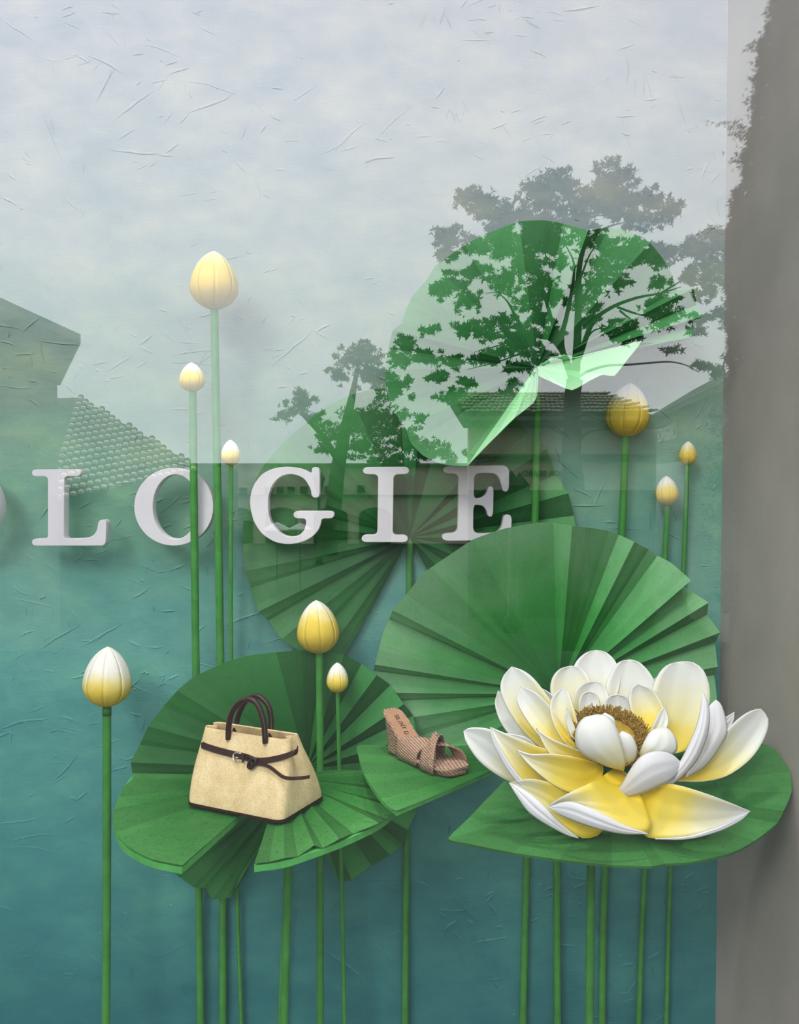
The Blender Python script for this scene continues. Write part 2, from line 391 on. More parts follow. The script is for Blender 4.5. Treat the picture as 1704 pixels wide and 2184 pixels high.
# ------------------------------------------------------------------ pleated paper leaves
def fan(name, hub, rim, mat, parent, amp=0.02, rings=7, sub=3, facet_shade=(1.1, 0.86), thick=.0016, closed=False, jit=.06, plane=None, smoothrim=True):
    """rim: (px,py,D,k); k is the pleat height, +1 towards the viewer; None lies on the straight panel between two folds"""
    n = len(rim); R = []
    for i in range(n):
        px, py, D = rim[i][:3]; k = rim[i][3] if len(rim[i]) > 3 else (1 if i % 2 else -1)
        R.append([px, py, D, k])
    segs = n if closed else n - 1
    P = [Vector((a[0], a[1], 0)) for a in R]
    ring, tn, prev = [], [], None
    for i in range(segs):
        p0 = P[i-1] if (i or closed) else P[0]*2 - P[1]; p1 = P[i]; p2 = P[(i+1) % n]
        p3 = P[(i+2) % n] if (i+2 < n or closed) else p2*2 - p1
        D1, D2, k1, k2 = R[i][2], R[(i+1) % n][2], R[i][3], R[(i+1) % n][3]
        tv = (facet_shade[0] if k2 > k1 else facet_shade[1]) if abs(k1-k2) > .2 else (prev or 1.0)  # one side of each pleat painted lighter, the other darker, as if lit
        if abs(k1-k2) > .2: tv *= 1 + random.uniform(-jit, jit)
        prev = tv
        for j in range(sub):
            t = j/sub
            if smoothrim:
                m1, m2 = (p2-p0)*.25, (p3-p1)*.25
                q = p1*(2*t**3-3*t*t+1) + m1*(t**3-2*t*t+t) + p2*(-2*t**3+3*t*t) + m2*(t**3-t*t)
            else: q = p1.lerp(p2, t)
            ring.append((q.x, q.y, D1+(D2-D1)*t, k1+(k2-k1)*t)); tn.append(tv)
    if not closed: ring.append(tuple(R[-1]))
    m = len(ring); hv = W(*hub) if plane is None else H(hub[0], hub[1], plane)
    vs, rad = [hv], [0.0]
    up = Vector((0, -1, 0)) if plane is None else Vector((0, 0, 1))
    for q in range(1, rings+1):
        f = q/rings
        for (x, y, D, k) in ring:
            e = (W(x, y, D) if plane is None else H(x, y, plane))
            vs.append(hv.lerp(e, f) + up*amp*k*(0.25*math.sin(math.pi*f) + 0.75*f)); rad.append(f)
    fs, ft = [], []
    mm = m if closed else m-1
    for i in range(mm):
        a, b = 1+i, 1+(i+1) % m
        fs.append((0, a, b)); ft.append(tn[min(i, len(tn)-1)])
        for q in range(rings-1):
            fs.append((a+q*m, a+(q+1)*m, b+(q+1)*m, b+q*m)); ft.append(tn[min(i, len(tn)-1)])
    o = mesh(name, vs, fs, mat, parent, attrs={'rad': rad, 'facet_shade': ft})
    return solid(o, thick)
def stem_pts(path):                                  # (px,py,D) list carried straight on down to the floor
    P = [W(*p) for p in path]; d = P[-1]-P[-2]
    if P[-1].z > 0.002: P.append(P[-1] + d*((0.0-P[-1].z)/d.z))
    return P
def stem(path, wpx, parent, name='stem', mat='stem'):
    P = stem_pts(path); rr = PW(wpx, path[0][2])/2
    Q = cat_rom(P, 4)
    return MB().tube(Q, rr, 14).build(name, M[mat], parent, True)
def base_of(path):
    p = stem_pts(path)[-1]; return (p.x, p.y, 0.0)

# leaf behind the letters
st = [(875,1150,2.585),(873,1270,2.585),(866,1900,2.578),(864,2184,2.576)]
t2 = thing('lotus_leaf', base_of(st), 'large dark pleated paper lotus leaf behind the letters G, I and E', 'leaf', 'upright paper lotus leaves')
rim2 = [(736,1396),(690,1402),(645,1393),(601,1362),(572,1325),(553,1303),(534,1255),(525,1217),(516,1160),(521,1110),(534,1064),(549,1018),(563,991),(612,937),(647,907),(690,869),(750,843),(798,830),(850,826),(900,831),(960,845),(1030,868),(1098,892),(1126,921),(1164,958),(1187,1012),(1210,1052),(1225,1100),(1229,1150),(1210,1210),(1160,1262),(1090,1295),(1020,1300),(950,1288)]
ks2 = [-1,1,-1,1,-1,1,-1,1,-1,1,-1,1,-1,1,-1,0,1,0,-1,1,-1,0,1,-1,1,-1,1,-1,1,-1,1,-1,1,-1]
fan('leaf_blade', (874,1146,2.575), [(x, y, 2.560, k) for (x, y), k in zip(rim2, ks2)], M['leaf_mid'], t2, .016, facet_shade=(1.18, .78))
stem(st, 15, t2)

# crumpled leaf top right
st = [(1147,800,2.50),(1141,1115,2.522),(1131,1480,2.551),(1123,1850,2.574),(1115,2184,2.577)]
t1 = thing('lotus_leaf', base_of(st), 'topmost paper lotus leaf with crumpled folded front edge', 'leaf', 'upright paper lotus leaves')
rim1 = [(996,994,2.34,.4),(978,994,2.34,.3),(942,990,2.34,-.1),(903,972,2.35,-.3),(877,946,2.36,-.2),(863,912,2.37,1.0),(834,866,2.45,-1),(823,827,2.45,.0),(823,790,2.45,1),(828,742,2.46,-1),(838,706,2.46,1),(856,688,2.47,-1),(868,655,2.47,-.5),(880,631,2.47,0),(911,597,2.47,.6),(929,569,2.47,1),(992,520,2.47,-1),(1032,502,2.47,.2),(1105,476,2.46,1),(1161,471,2.46,.3),(1203,474,2.45,-1),(1251,495,2.42,1.2),(1283,484,2.44,-1),(1300,484,2.46,-.5),(1343,495,2.47,.2),(1383,521,2.47,1),(1413,551,2.47,0),(1435,586,2.47,-.5),(1448,618,2.47,-1),(1475,618,2.43,1),(1489,648,2.43,-1),(1494,677,2.42,1),(1480,683,2.43,-.6),(1478,705,2.43,.2),(1468,722,2.43,.8),(1447,694,2.46,-1),(1431,729,2.42,1),(1400,730,2.42,-.3),(1367,730,2.42,.6)]
fan('leaf_blade', (1146,785,2.47), rim1, M['leaf_top'], t1, .020, facet_shade=(1.16, .80))
fan('folded_edge', (1143,784,2.455), [(996,994,2.335,0),(1022,967,2.33,.4),(1058,931,2.34,-.3),(1097,892,2.36,.4),(1136,861,2.39,-.3),(1145,843,2.42,.2),(1148,800,2.45,0)], M['leaf_pale'], t1, .010, facet_shade=(1.1,.85))
fan('folded_edge', (1146,782,2.45), [(1149,802,2.43,0),(1180,816,2.37,-.5),(1219,833,2.33,.8),(1260,811,2.33,-.8),(1286,799,2.33,.2),(1310,802,2.34,.5),(1340,765,2.36,0),(1367,728,2.39,0),(1300,745,2.41,.4),(1230,763,2.42,0),(1205,757,2.42,.6),(1178,761,2.43,0)], M['leaf_pale'], t1, .012, facet_shade=(1.1,.88))
fan('folded_edge', (1343,756,2.47), [(1367,729,2.44,0),(1440,712,2.45,0),(1468,722,2.46,0),(1400,742,2.475,0)], M['leaf_mid'], t1, .004)
stem(st, 16, t1)

# leaf upright behind the handbag
st = [(655,1640,2.535),(612,1900,2.56),(596,2184,2.565)]
t4 = thing('lotus_leaf', base_of(st), 'dark green pleated lotus leaf standing upright behind the tan handbag', 'leaf', 'upright paper lotus leaves')
c5 = lambda L_: [(220 + a[0]/2.434, 1360 + a[1]/2.434, *a[2:]) for a in L_]
rim4 = c5([(745,1150,2.538,-1),(690,1290,2.538,1),(660,1355,2.538,-1),(570,1350,2.538,1),(530,1310,2.538,-1),(470,1285,2.538,1),(400,1255,2.538,-1),(350,1190,2.538,1),(230,1000,2.518,-1),(160,820,2.478,1),(150,730,2.448,-1),(150,640,2.428,1),(185,560,2.428,-1),(240,455,2.418,1),(310,360,2.418,-1),(390,270,2.418,1),(470,205,2.428,-.7),(640,125,2.438,.2),(760,90,2.448,.7),(900,72,2.458,.8),(1030,65,2.468,.3),(1140,70,2.478,-1),(1250,85,2.488,1),(1340,140,2.493,-1),(1420,190,2.493,1),(1490,250,2.498,-1),(1560,340,2.498,1),(1610,410,2.498,-1),(1625,500,2.508,1),(1635,620,2.518,-1),(1645,760,2.528,1),(1640,880,2.533,-1),(1580,990,2.538,1),(1555,1080,2.538,-1),(1490,1120,2.543,1),(1390,1190,2.543,-1),(1290,1250,2.543,1),(1220,1265,2.543,-1),(1150,1120,2.543,0)])
fan('leaf_blade', (655,1640,2.520), rim4, M['leaf_dark'], t4, .014, facet_shade=(1.22, .80))
stem(st, 9, t4)

# large bright leaf
st = [(1188,1485,2.535),(1188,1850,2.560),(1189,2184,2.56)]
t3 = thing('lotus_leaf', base_of(st), 'large bright green pleated lotus leaf upright behind the white lotus flower', 'leaf', 'upright paper lotus leaves')
rim3 = [(1010,1650,2.52,-1),(930,1622,2.53,1),(885,1575,2.535,-1),(862,1530,2.535,1),(848,1497,2.535,-1),(830,1475,2.535,1),(797,1433,2.53,-1),(800,1415,2.53,1),(808,1385,2.525,.2),(818,1345,2.53,1),(830,1322,2.53,-1),(838,1300,2.52,1),(866,1268,2.51,0),(905,1222,2.49,-.8),(957,1184,2.46,1),(1010,1150,2.44,.3),(1075,1128,2.43,-.4),(1150,1115,2.42,-.8),(1182,1116,2.42,-1),(1218,1121,2.41,1),(1262,1126,2.42,0),(1300,1133,2.43,-.6),(1322,1141,2.43,-1),(1350,1155,2.43,1),(1385,1172,2.44,-.6),(1405,1186,2.44,-1),(1430,1200,2.44,.2),(1469,1236,2.43,1.3),(1455,1248,2.47,-1),(1480,1265,2.47,-.4),(1507,1284,2.46,1),(1511,1312,2.48,-1),(1532,1347,2.50,1),(1528,1372,2.515,-1),(1527,1420,2.515,1),(1526,1442,2.52,-1),(1526,1500,2.52,1),(1500,1570,2.52,-1)]
fan('leaf_blade', (1190,1480,2.510), rim3, M['leaf_bright'], t3, .017, facet_shade=(1.12, .80))
stem(st, 16, t3)

# ------------------------------------------------------------------ leaf shelves
ZB = 0.825
st = [(617,1700,2.28),(614,1850,2.28),(606,2184,2.28)]
tb = thing('leaf_shelf', base_of(st), 'level round leaf shelf with a cut notch, carrying the tan handbag', 'shelf', 'leaf shelves')
rb = c5([(150,731,0,-1),(105,780,0,1),(80,825,0,-1),(58,890,0,.2),(50,950,0,-.6),(62,1010,0,-.4),(85,1045,0,0),(135,1093,0,.3),(250,1152,0,.2),(412,1186,0,.4)])
hubL = (606, 1657)
fan('leaf_paper', hubL, [(282,1652,0,1)] + rb, M['shelf'], tb, .004, plane=ZB+.004, facet_shade=(1.1,.88))
rb2 = c5([(785,1175,0,.3),(860,1165,0,0),(940,1150,0,.6),(1010,1128,0,-1),(1095,1092,0,1.6),(1140,1085,0,-1),(1225,1062,0,2),(1300,1010,0,-1),(1432,980,0,2),(1470,935,0,-1),(1525,905,0,2),(1560,868,0,-1),(1600,830,0,1.4),(1622,780,0,-1),(1615,730,0,1)])
fan('leaf_paper', hubL, rb2 + [(868,1652,0,-1),(800,1645,0,1),(700,1644,0,0)], M['shelf'], tb, .005, plane=ZB+.005, facet_shade=(1.14,.86))
def slab(name, pts, z0, z1, mat, parent, rnd=True):
    P = [H(x, y, z1) for x, y in pts]
    n = len(P); vs = [(p.x, p.y, z1) for p in P] + [(p.x, p.y, z0) for p in P]
    bm = bmesh.new(); bv = [bm.verts.new(v) for v in vs]
    from mathutils.geometry import tessellate_polygon
    for t in tessellate_polygon([[Vector((p.x, p.y, 0)) for p in P]]):
        bm.faces.new([bv[i] for i in t]); bm.faces.new([bv[n+i] for i in t][::-1])
    for i in range(n): bm.faces.new((bv[i], bv[n+i], bv[n+(i+1) % n], bv[(i+1) % n]))
    bmesh.ops.recalc_face_normals(bm, faces=bm.faces)
    me = bpy.data.meshes.new(name); off = wloc(parent)
    bm.transform(Matrix.Translation(-off)); bm.to_mesh(me); bm.free(); me.materials.append(mat)
    me.attributes.new('rad', 'FLOAT', 'POINT').data.foreach_set('value', [0.8]*len(me.vertices))
    me.attributes.new('facet_shade', 'FLOAT', 'FACE').data.foreach_set('value', [1.15]*len(me.polygons))
    o = bpy.data.objects.new(name, me); COL.objects.link(o); o.parent = parent; return bevel(o, .0015)
def cr2(pts, n=4): return [(p.x, p.y) for p in cat_rom([(x, y, 0) for x, y in pts], n)]
edgeL = cr2([(282,1656),(261,1682),(246,1720),(241,1751),(252,1788),(273,1811),(323,1836),(388,1850)])
edgeR = cr2([(542,1846),(606,1837),(668,1817),(735,1792),(807,1758),(845,1728),(880,1700),(886,1675),(868,1650)])
slab('shelf_board', edgeL + [(594,1664),(600,1664)] + edgeR + [(800,1646),(500,1647)], ZB-.014, ZB, M['board'], tb)
stem(st, 18, tb)

ZS = 0.895
st = [(890,1650,2.34),(880,1900,2.40),(872,2184,2.42)]
ts = thing('leaf_shelf', (H(1000,1600,ZS).x, H(1000,1600,ZS).y, ZS-.012), 'small leaf shelf under the wedge sandal', 'shelf', 'leaf shelves')
rs = [(1000,1590,0,0),(880,1590,0,-1),(765,1591,0,1),(763,1606,0,-1),(768,1628,0,1),(777,1650,0,-.8),(789,1673,0,1),(812,1703,0,-1),(846,1731,0,.6)]
fan('leaf_paper', (1085,1628), rs + [(955,1686,0,0),(1062,1638,0,0)], M['shelf'], ts, .003, plane=ZS+.003, facet_shade=(1.1,.86))
slab('shelf_board', cr2([(766,1592),(764,1606),(777,1650),(812,1703),(846,1732)]) + [(1062,1639),(1085,1600),(1000,1588)], ZS-.009, ZS, M['board'], ts)
br_ = H(905,1640,ZS)
MB().tube([(br_.x, 2.36, ZS-.012), (br_.x, 2.42, ZS-.016), (br_.x, WALL+.004, .715)], .005, 10).build('bracket', M['board'], ts, True)

st = [(1262,1750,2.20),(1260,1900,2.20),(1257,2184,2.20)]
tf = thing('leaf_shelf', base_of(st), 'large tilted leaf shelf carrying the white lotus flower', 'shelf', 'leaf shelves')
rf = [(1075,1668,2.17,0),(1010,1735,2.06,0),(955,1790,1.995,.5),(995,1801,1.975,0),(1091,1821,1.945,-.3),(1193,1835,1.912,.3),(1306,1848,1.885,-.2),(1390,1849,1.89,.5),(1420,1846,1.90,-.8),(1475,1841,1.92,0),(1560,1821,1.955,.4),(1611,1796,1.97,-.6),(1656,1756,2.01,1),(1673,1733,2.04,-1),(1687,1690,2.09,.6),(1683,1645,2.12,1),(1656,1603,2.16,-1),(1623,1586,2.20,1),(1560,1572,2.28,-1),(1450,1585,2.38,1),(1320,1600,2.38,-1),(1200,1610,2.36,1)]
fan('leaf_paper', (1300,1690,2.17), rf, M['shelf_deep'], tf, .006, thick=.006, facet_shade=(1.1,.9))
stem(st, 19, tf)

# ------------------------------------------------------------------ lotus buds
PT = [0,.03,.08,.15,.24,.34,.44,.55,.66,.76,.85,.92,.97,1.0]
PR = [.18,.40,.62,.80,.94,1.0,.99,.93,.83,.70,.54,.36,.18,.01]
def bud(path, wpx, top, bot, wid, label, group, tip=.0, tilt=0.0, rot=0.0, gores=8, collar=False):
    st = [(path[0][0], bot - 4, path[0][2])] + path
    root = thing('lotus_bud', base_of(st), label, 'flower bud', group)
    D = path[0][2]; T, B = W(top[0], top[1], D), W(path[0][0] + (0), bot, D)
    ax = (T - B); ln = ax.length; ax.normalize(); rw_ = PW(wid, D)/2
    e1 = ax.orthogonal().normalized(); e1 = (Vector((1,0,0)) - ax*ax.x).normalized(); e2 = ax.cross(e1)
    seg = 5
    for g in range(gores):
        vs, fs, rad = [], [], []
        a0 = rot + 2*math.pi*g/gores
        for i in range(len(PT)-1):
            for k in (range(3) if i < len(PT)-2 else range(4)):
                t = PT[i] + (PT[i+1]-PT[i])*k/3
                pr = cat_rom([(a, b, 0) for a, b in zip(PT[max(i-1,0):i+3], PR[max(i-1,0):i+3])], 3); rr = pr[(3 if i else 0)+k].y
                # smooth the profile a little
                for s in range(seg+1):
                    u = s/seg; a = a0 + 2*math.pi/gores*u
                    chord = math.cos(math.pi/gores)/math.cos((u-.5)*2*math.pi/gores)
                    f = rw_*rr*(0.35*chord + 0.65)
                    vs.append(B + ax*ln*t + (e1*math.cos(a) + e2*math.sin(a))*f)
                    rad.append(t + tip + .05*math.sin(g*2.1))
        rows = len(vs)//(seg+1)
        for i in range(rows-1):
            for s in range(seg): q = i*(seg+1)+s; fs.append((q, q+1, q+seg+2, q+seg+1))
        o = mesh('petal', vs, fs, M['bud'], root, True, {'rad': rad}); solid(o, .0012, -1)
    stem(st, wpx, root)
    if collar:
        p = W(path[0][0], bot+1, D); q = W(path[0][0], bot+20, D)
        MB().tube([p, q], PW(wpx, D)/2*1.06, 14).build('stem_collar', plain('stem_collar_green', (.03,.16,.03), .5), root, True)
    return root
gl = 'buds of the tall left cluster'
bud([(457,655,2.462),(470,1400,2.512),(475,1890,2.576),(475,2184,2.583)], 17, (456,535), 660, 101, 'tallest pale yellow lotus bud, its stem crossing the right of letter O', gl, -.22, rot=.25)
bud([(411,832,2.462),(418,1440,2.50),(424,1890,2.566),(428,2184,2.575)], 16.5, (408,773), 836, 54, 'second tallest small pale bud, left of the tallest bud stem', gl, -.02, rot=.1)
bud([(493,992,2.462),(493,1400,2.50),(505,1890,2.57),(515,2184,2.58)], 9, (491,938), 993, 42, 'tiny white-tipped bud between letters O and G', gl, .12, rot=.5)
gm = 'buds above the handbag shelf'
bud([(681,1391,2.455),(683,1645,2.455),(683,1850,2.455),(683,2184,2.455)], 16, (674,1280), 1393, 91, 'big yellow bud in front of the lower leaf edge, above the handbag', gm, -.12, rot=.2)
bud([(720,1475,2.428),(724,1645,2.455),(728,1850,2.465),(735,2184,2.47)], 9, (719,1413), 1477, 48, 'small white-topped bud just right of the big yellow bud', gm, .06, rot=.4)
bud([(228,1504,2.44),(228,1850,2.44),(226,2184,2.44)], 18, (230,1379), 1506, 103, 'white-topped yellow bud alone at far left on its own stem', 'bud standing alone at the left', .16, rot=.15, collar=True)
gr = 'buds of the right cluster'
bud([(1334,928,2.535),(1326,1145,2.560),(1290,1870,2.575),(1284,2184,2.577)], 16, (1345,817), 931, 93, 'large golden bud right of the topmost leaf', gr, -.05, rot=.35)
bud([(1423,1076,2.55),(1417,1200,2.562),(1375,1860,2.577),(1362,2184,2.57)], 12, (1421,1015), 1078, 50, 'golden bud second from the right, nearest above the big bright leaf', gr, .0, rot=.0)
bud([(1466,990,2.545),(1457,1230,2.563),(1430,1860,2.577),(1421,2184,2.57)], 10, (1468,941), 992, 37, 'smallest golden bud closest to the grey side wall', gr, -.05, rot=.6)

# ------------------------------------------------------------------ the white lotus flower
def q3(a): return (970 + a[0]/2.434, 1370 + a[1]/2.434)
flower = thing('lotus_flower', W(1300,1690,2.11), 'giant white and yellow open lotus flower on the right leaf shelf', 'flower')
def petal(base, tip, Lp, Rp, D, cup=.018, back=False, yo=0.0, th=.0028, name='petal', wav=.0, flip=False):
    NT, NS = 22, 10
    A = resample(cat_rom([(*q3(p), 0) for p in [base]+Lp+[tip]], 8), NT); Bq = resample(cat_rom([(*q3(p), 0) for p in [base]+Rp+[tip]], 8), NT)
    vs, rad, fs = [], [], []
    Db, Dm, Dt = D
    c2 = 2*(Db+Dt-2*Dm); c1 = Dt-Db-c2
    ph = random.uniform(0, 6)
    for i in range(NT+1):
        t = i/NT
        for j in range(NS+1):
            s = j/NS; p = A[i].lerp(Bq[i], s)
            dd = Db + c1*t + c2*t*t + cup*(4*s*(1-s))*math.sin(math.pi*min(1, t*1.02))**.8 - .0035*math.exp(-((s-.5)/.06)**2)*math.sin(math.pi*t)*(1 if cup > 0 else -1) + wav*math.sin(9*t+ph)*(2*s-1)**2
            vs.append(W(p.x, p.y, dd)); rad.append(t+yo)
    for i in range(NT):
        for j in range(NS):
            a = i*(NS+1)+j; fs.append((a, a+1, a+NS+2, a+NS+1))
    v0, v1, v2 = (Vector(vs[fs[len(fs)//2][k]]) for k in (0, 1, 3))
    n = (v1-v0).cross(v2-v0)
    if n.dot(Vector((0,0,CAMZ)) - v0) < 0: fs = [f[::-1] for f in fs]
    mats = [M['petal_back'], M['petal'], M['petal']] if back else [M['petal'], M['petal_back'], M['petal_back']]
    o = mesh(name, vs, fs, mats, flower, True, {'rad': rad})
    m = solid(o, th, 0, 1); o.modifiers['thickness'].material_offset_rim = 1 if not back else 0
    return o
petal((735,430),(735,40),[(640,330),(600,210),(625,110),(680,55)],[(820,330),(860,200),(840,110),(790,55)],(2.23,2.28,2.32),yo=.22)
petal((880,450),(905,90),[(800,350),(785,230),(810,160),(850,105)],[(1000,350),(1042,240),(1020,170),(960,105)],(2.225,2.265,2.30),yo=.22)
petal((660,430),(605,123),[(560,380),(500,270),(505,190),(545,140)],[(690,380),(720,280),(700,190),(655,135)],(2.21,2.245,2.275),yo=.08)
petal((1060,580),(1175,100),[(1000,480),(1010,320),(1045,190),(1100,120)],[(1200,560),(1290,420),(1325,280),(1300,160),(1240,105)],(2.14,2.19,2.23),yo=.08)
petal((1060,420),(1045,183),[(1000,330),(1010,220)],[(1100,330),(1090,230)],(2.26,2.29,2.33),yo=.4)
petal((600,560),(295,126),[(470,560),(330,430),(245,280),(245,190)],[(560,440),(500,310),(420,200),(360,150)],(2.12,2.155,2.19))
petal((520,570),(225,250),[(380,560),(260,450),(210,330)],[(430,400),(300,300)],(2.15,2.185,2.22),yo=.3)
petal((600,420),(450,240),[(520,380),(470,310)],[(560,340),(500,270)],(2.21,2.23,2.25),yo=.3)
petal((620,570),(342,230),[(520,560),(400,440),(325,310)],[(590,470),(500,340),(420,260)],(2.09,2.115,2.15),yo=.06)
petal((640,550),(558,232),[(570,520),(505,400),(500,300)],[(640,440),(615,340),(590,260)],(2.08,2.105,2.14))
petal((630,515),(582,340),[(595,470),(577,400)],[(625,450),(600,390)],(2.07,2.08,2.09),cup=.004,yo=.3)
petal((690,430),(735,203),[(635,400),(605,320),(630,245),(680,210)],[(770,380),(800,290),(770,220)],(2.19,2.21,2.235),yo=.12)
petal((690,400),(697,255),[(650,380),(643,320),(660,270)],[(740,380),(752,320),(735,270)],(2.185,2.195,2.205),yo=.3,cup=.012)
petal((860,430),(843,270),[(790,380),(770,330),(795,285)],[(920,420),(932,360),(900,290)],(2.185,2.195,2.205),yo=.3,cup=.012)
petal((1020,480),(950,217),[(940,420),(905,310),(915,245)],[(1090,440),(1085,340),(1030,250)],(2.13,2.165,2.19),yo=.02)
petal((1010,490),(1090,335),[(1030,430),(1065,360)],[(1080,470),(1110,410)],(2.12,2.135,2.15),yo=.3,cup=.006)
petal((875,665),(738,376),[(770,635),(650,570),(625,480),(660,400)],[(884,620),(865,520),(830,430),(790,385)],(1.99,1.965,1.985),cup=-.022,yo=.34)
petal((840,480),(780,368),[(780,440),(760,385)],[(835,450),(825,395)],(2.01,2.0,2.005),cup=-.006,yo=.6)
petal((890,637),(870,462),[(850,600),(840,500)],[(930,615),(945,560),(920,490)],(2.01,1.995,2.0),cup=-.012,yo=.32)
petal((960,610),(1070,440),[(965,560),(1010,470)],[(1060,600),(1145,570),(1150,510),(1115,455)],(2.02,2.005,2.03),cup=-.014,yo=.42)
petal((860,660),(830,795),[(830,670),(815,740)],[(900,690),(885,760)],(2.04,2.02,2.0),cup=.006,yo=-.4)
petal((830,795),(1178,630),[(870,730),(940,620),(1000,575),(1070,566),(1130,585)],[(930,795),(1050,750),(1135,705)],(1.99,1.965,1.995),cup=-.015,back=True,yo=.1)
petal((1050,752),(1290,258),[(1150,650),(1220,520),(1265,400)],[(1130,735),(1250,620),(1310,480),(1320,350)],(1.99,2.0,2.05),cup=-.012,back=True,yo=.1)
petal((1200,700),(1355,300),[(1250,560),(1300,420),(1315,340)],[(1300,640),(1400,500),(1412,430),(1385,330)],(2.03,2.055,2.10),cup=-.012,back=True,yo=.15)
petal((1150,720),(1590,346),[(1240,640),(1360,510),(1470,400),(1540,355)],[(1290,722),(1420,690),(1540,600),(1610,490),(1628,400)],(2.04,2.06,2.085),yo=.10)
petal((1350,470),(1452,362),[(1380,410)],[(1420,450),(1448,400)],(2.12,2.13,2.14),cup=.003,back=True,yo=.3)
petal((930,720),(1531,876),[(1120,735),(1270,775),(1420,830)],[(950,900),(965,985),(1030,1018),(1200,1010),(1350,968),(1470,912)],(2.05,1.945,1.965),cup=.014,yo=-.08)
petal((1040,1020),(1531,876),[(1200,1010),(1350,966),(1470,910)],[(1210,1020),(1370,980),(1480,925)],(1.945,1.935,1.962),cup=-.003,back=True,yo=.3,name='petal_rim')
petal((830,650),(485,852),[(740,710),(600,780),(530,820)],[(935,750),(1010,900),(1015,960),(990,993),(870,948),(740,882),(600,830)],(2.04,1.935,1.955),cup=.010,yo=-.12)
petal((1000,993),(485,855),[(870,945),(740,880),(600,828)],[(860,992),(700,955),(560,900)],(1.915,1.90,1.945),cup=-.006,back=True,yo=.3,name='petal_rim')
petal((740,760),(283,727),[(560,740),(400,710)],[(775,960),(690,1018),(600,985),(480,870),(350,770)],(2.03,1.965,1.995),cup=.010,yo=-.2)
petal((640,1015),(283,730),[(560,950),(430,820),(340,755)],[(560,990),(400,895),(325,800)],(1.95,1.955,1.99),cup=-.004,back=True,yo=.3,name='petal_rim')
petal((720,660),(184,440),[(600,590),(440,545),(300,490)],[(640,760),(560,805),(500,817),(400,760),(300,650),(215,510)],(2.05,1.99,2.005),cup=.012,yo=-.2)
petal((500,815),(184,440),[(395,755),(298,650),(214,510)],[(385,775),(284,675),(200,520)],(1.985,1.985,2.0),cup=-.002,back=True,yo=.3,name='petal_rim')
petal((420,720),(45,462),[(340,560),(200,460),(90,443)],[(330,735),(240,700),(130,620),(60,520)],(2.06,2.035,2.05),cup=.012,yo=.28)
petal((460,600),(250,470),[(380,500)],[(400,560),(300,510)],(2.08,2.07,2.08),cup=.004,yo=.3)
petal((770,640),(320,560),[(640,600),(500,580),(400,582)],[(765,700),(710,780),(640,792),(520,745),(400,650)],(2.03,1.965,1.98),cup=.014,yo=-.2)
petal((745,625),(424,447),[(640,560),(540,520),(480,490)],[(700,660),(640,667),(560,640),(480,560)],(2.03,1.99,2.005),cup=.012,yo=-.18)
# seed head and its ring of stamens
ctr = W(1304, 1570, 2.085); nrm = Vector((0.05, -0.46, 0.89)).normalized()
ex = (Vector((1,0,0)) - nrm*nrm.x).normalized(); ey = nrm.cross(ex)
rg = []
for rr, hh in ((.030,-.06),(.046,-.03),(.062,0.0),(.052,.006),(.02,.009)):
    rg.append([ctr + (ex*math.cos(a)+ey*math.sin(a))*rr + nrm*hh for a in [2*math.pi*k/24 for k in range(24)]])
M['seed'] = plain('seed_head_ochre', (0.42, 0.26, 0.03), 0.8, 0.35, 60, 120, .4)
M['stamen'] = plain('stamen_gold', (0.36, 0.22, 0.035), 0.8, 0.5, 200)
MB().loft(rg).build('seed_head', M['seed'], flower, True)
sm = MB()
for i in range(2200):
    a = random.uniform(0, 2*math.pi); rr = .056 + .032*random.random()**.8
    p = ctr + (ex*math.cos(a)+ey*math.sin(a))*rr + nrm*(-.012)
    d = (nrm + (ex*math.cos(a)+ey*math.sin(a))*random.uniform(-.2,.7) + Vector((random.uniform(-.3,.3), random.uniform(-.3,.3), 0))).normalized()
    ln = random.uniform(.018, .030); s1 = d.orthogonal().normalized()*.0012; s2 = d.cross(s1)
    e = p + d*ln
    sm.add([p+s1, p-s1*.5+s2*.86, p-s1*.5-s2*.86, e+s1*1.4, e-s1*.7+s2*1.2, e-s1*.7-s2*1.2], [(0,1,4,3),(1,2,5,4),(2,0,3,5),(3,4,5)])
sm.build('stamens', M['stamen'], flower, kind='stuff')

# ------------------------------------------------------------------ handbag
def felt_mat():
    m, N, L, B = new_mat('bag_canvas_tan'); co = obj_co(N)
    n = noise(N, L, co, 320, 3, .7); b = noise(N, L, co, 14, 4)
    c = ramp(N, L, b, [(.3, (.67,.49,.26)), (.7, (.79,.62,.37))])
    c = mixc(N, L, c, ramp(N, L, n, [(.3, (.62,.56,.46)), (.5, (1,1,1)), (.7, (1.1,1.1,1.1))]), .7, 'MULTIPLY')
    c = mixc(N, L, c, ramp(N, L, noise(N, L, co, 38, 4, .6), [(.3, (.86,.84,.78)), (.6, (1.04,1.04,1.04))]), .8, 'MULTIPLY')
    L.new(c, B.inputs['Base Color']); B.inputs['Roughness'].default_value = .95; B.inputs['Specular IOR Level'].default_value = .1
    bump(N, L, B, n, .35, .001); return m
M['canvas'] = felt_mat()
M['leather'] = plain('leather_dark_brown', (.030,.009,.007), .42, .3, 60, 200, .15, spec=.3)
M['metal'] = plain('buckle_silver', (.75,.74,.70), .25, .05, metal=1.0)
M['stitch'] = plain('stitch_grey', (.30,.24,.22), .8)
zb = ZB + .0132
bO, bA = H(395,1716,zb), H(600,1758,zb)
bu = (bA-bO).normalized(); bv = Vector((-bu.y, bu.x, 0)); BL = (bA-bO).length
bv = bv if bv.y > 0 else -bv
BD = .195
bc = bO + bu*BL/2 + bv*BD/2
bag = thing('handbag', bc, 'small tan canvas handbag with dark brown handles and knotted belt', 'handbag')
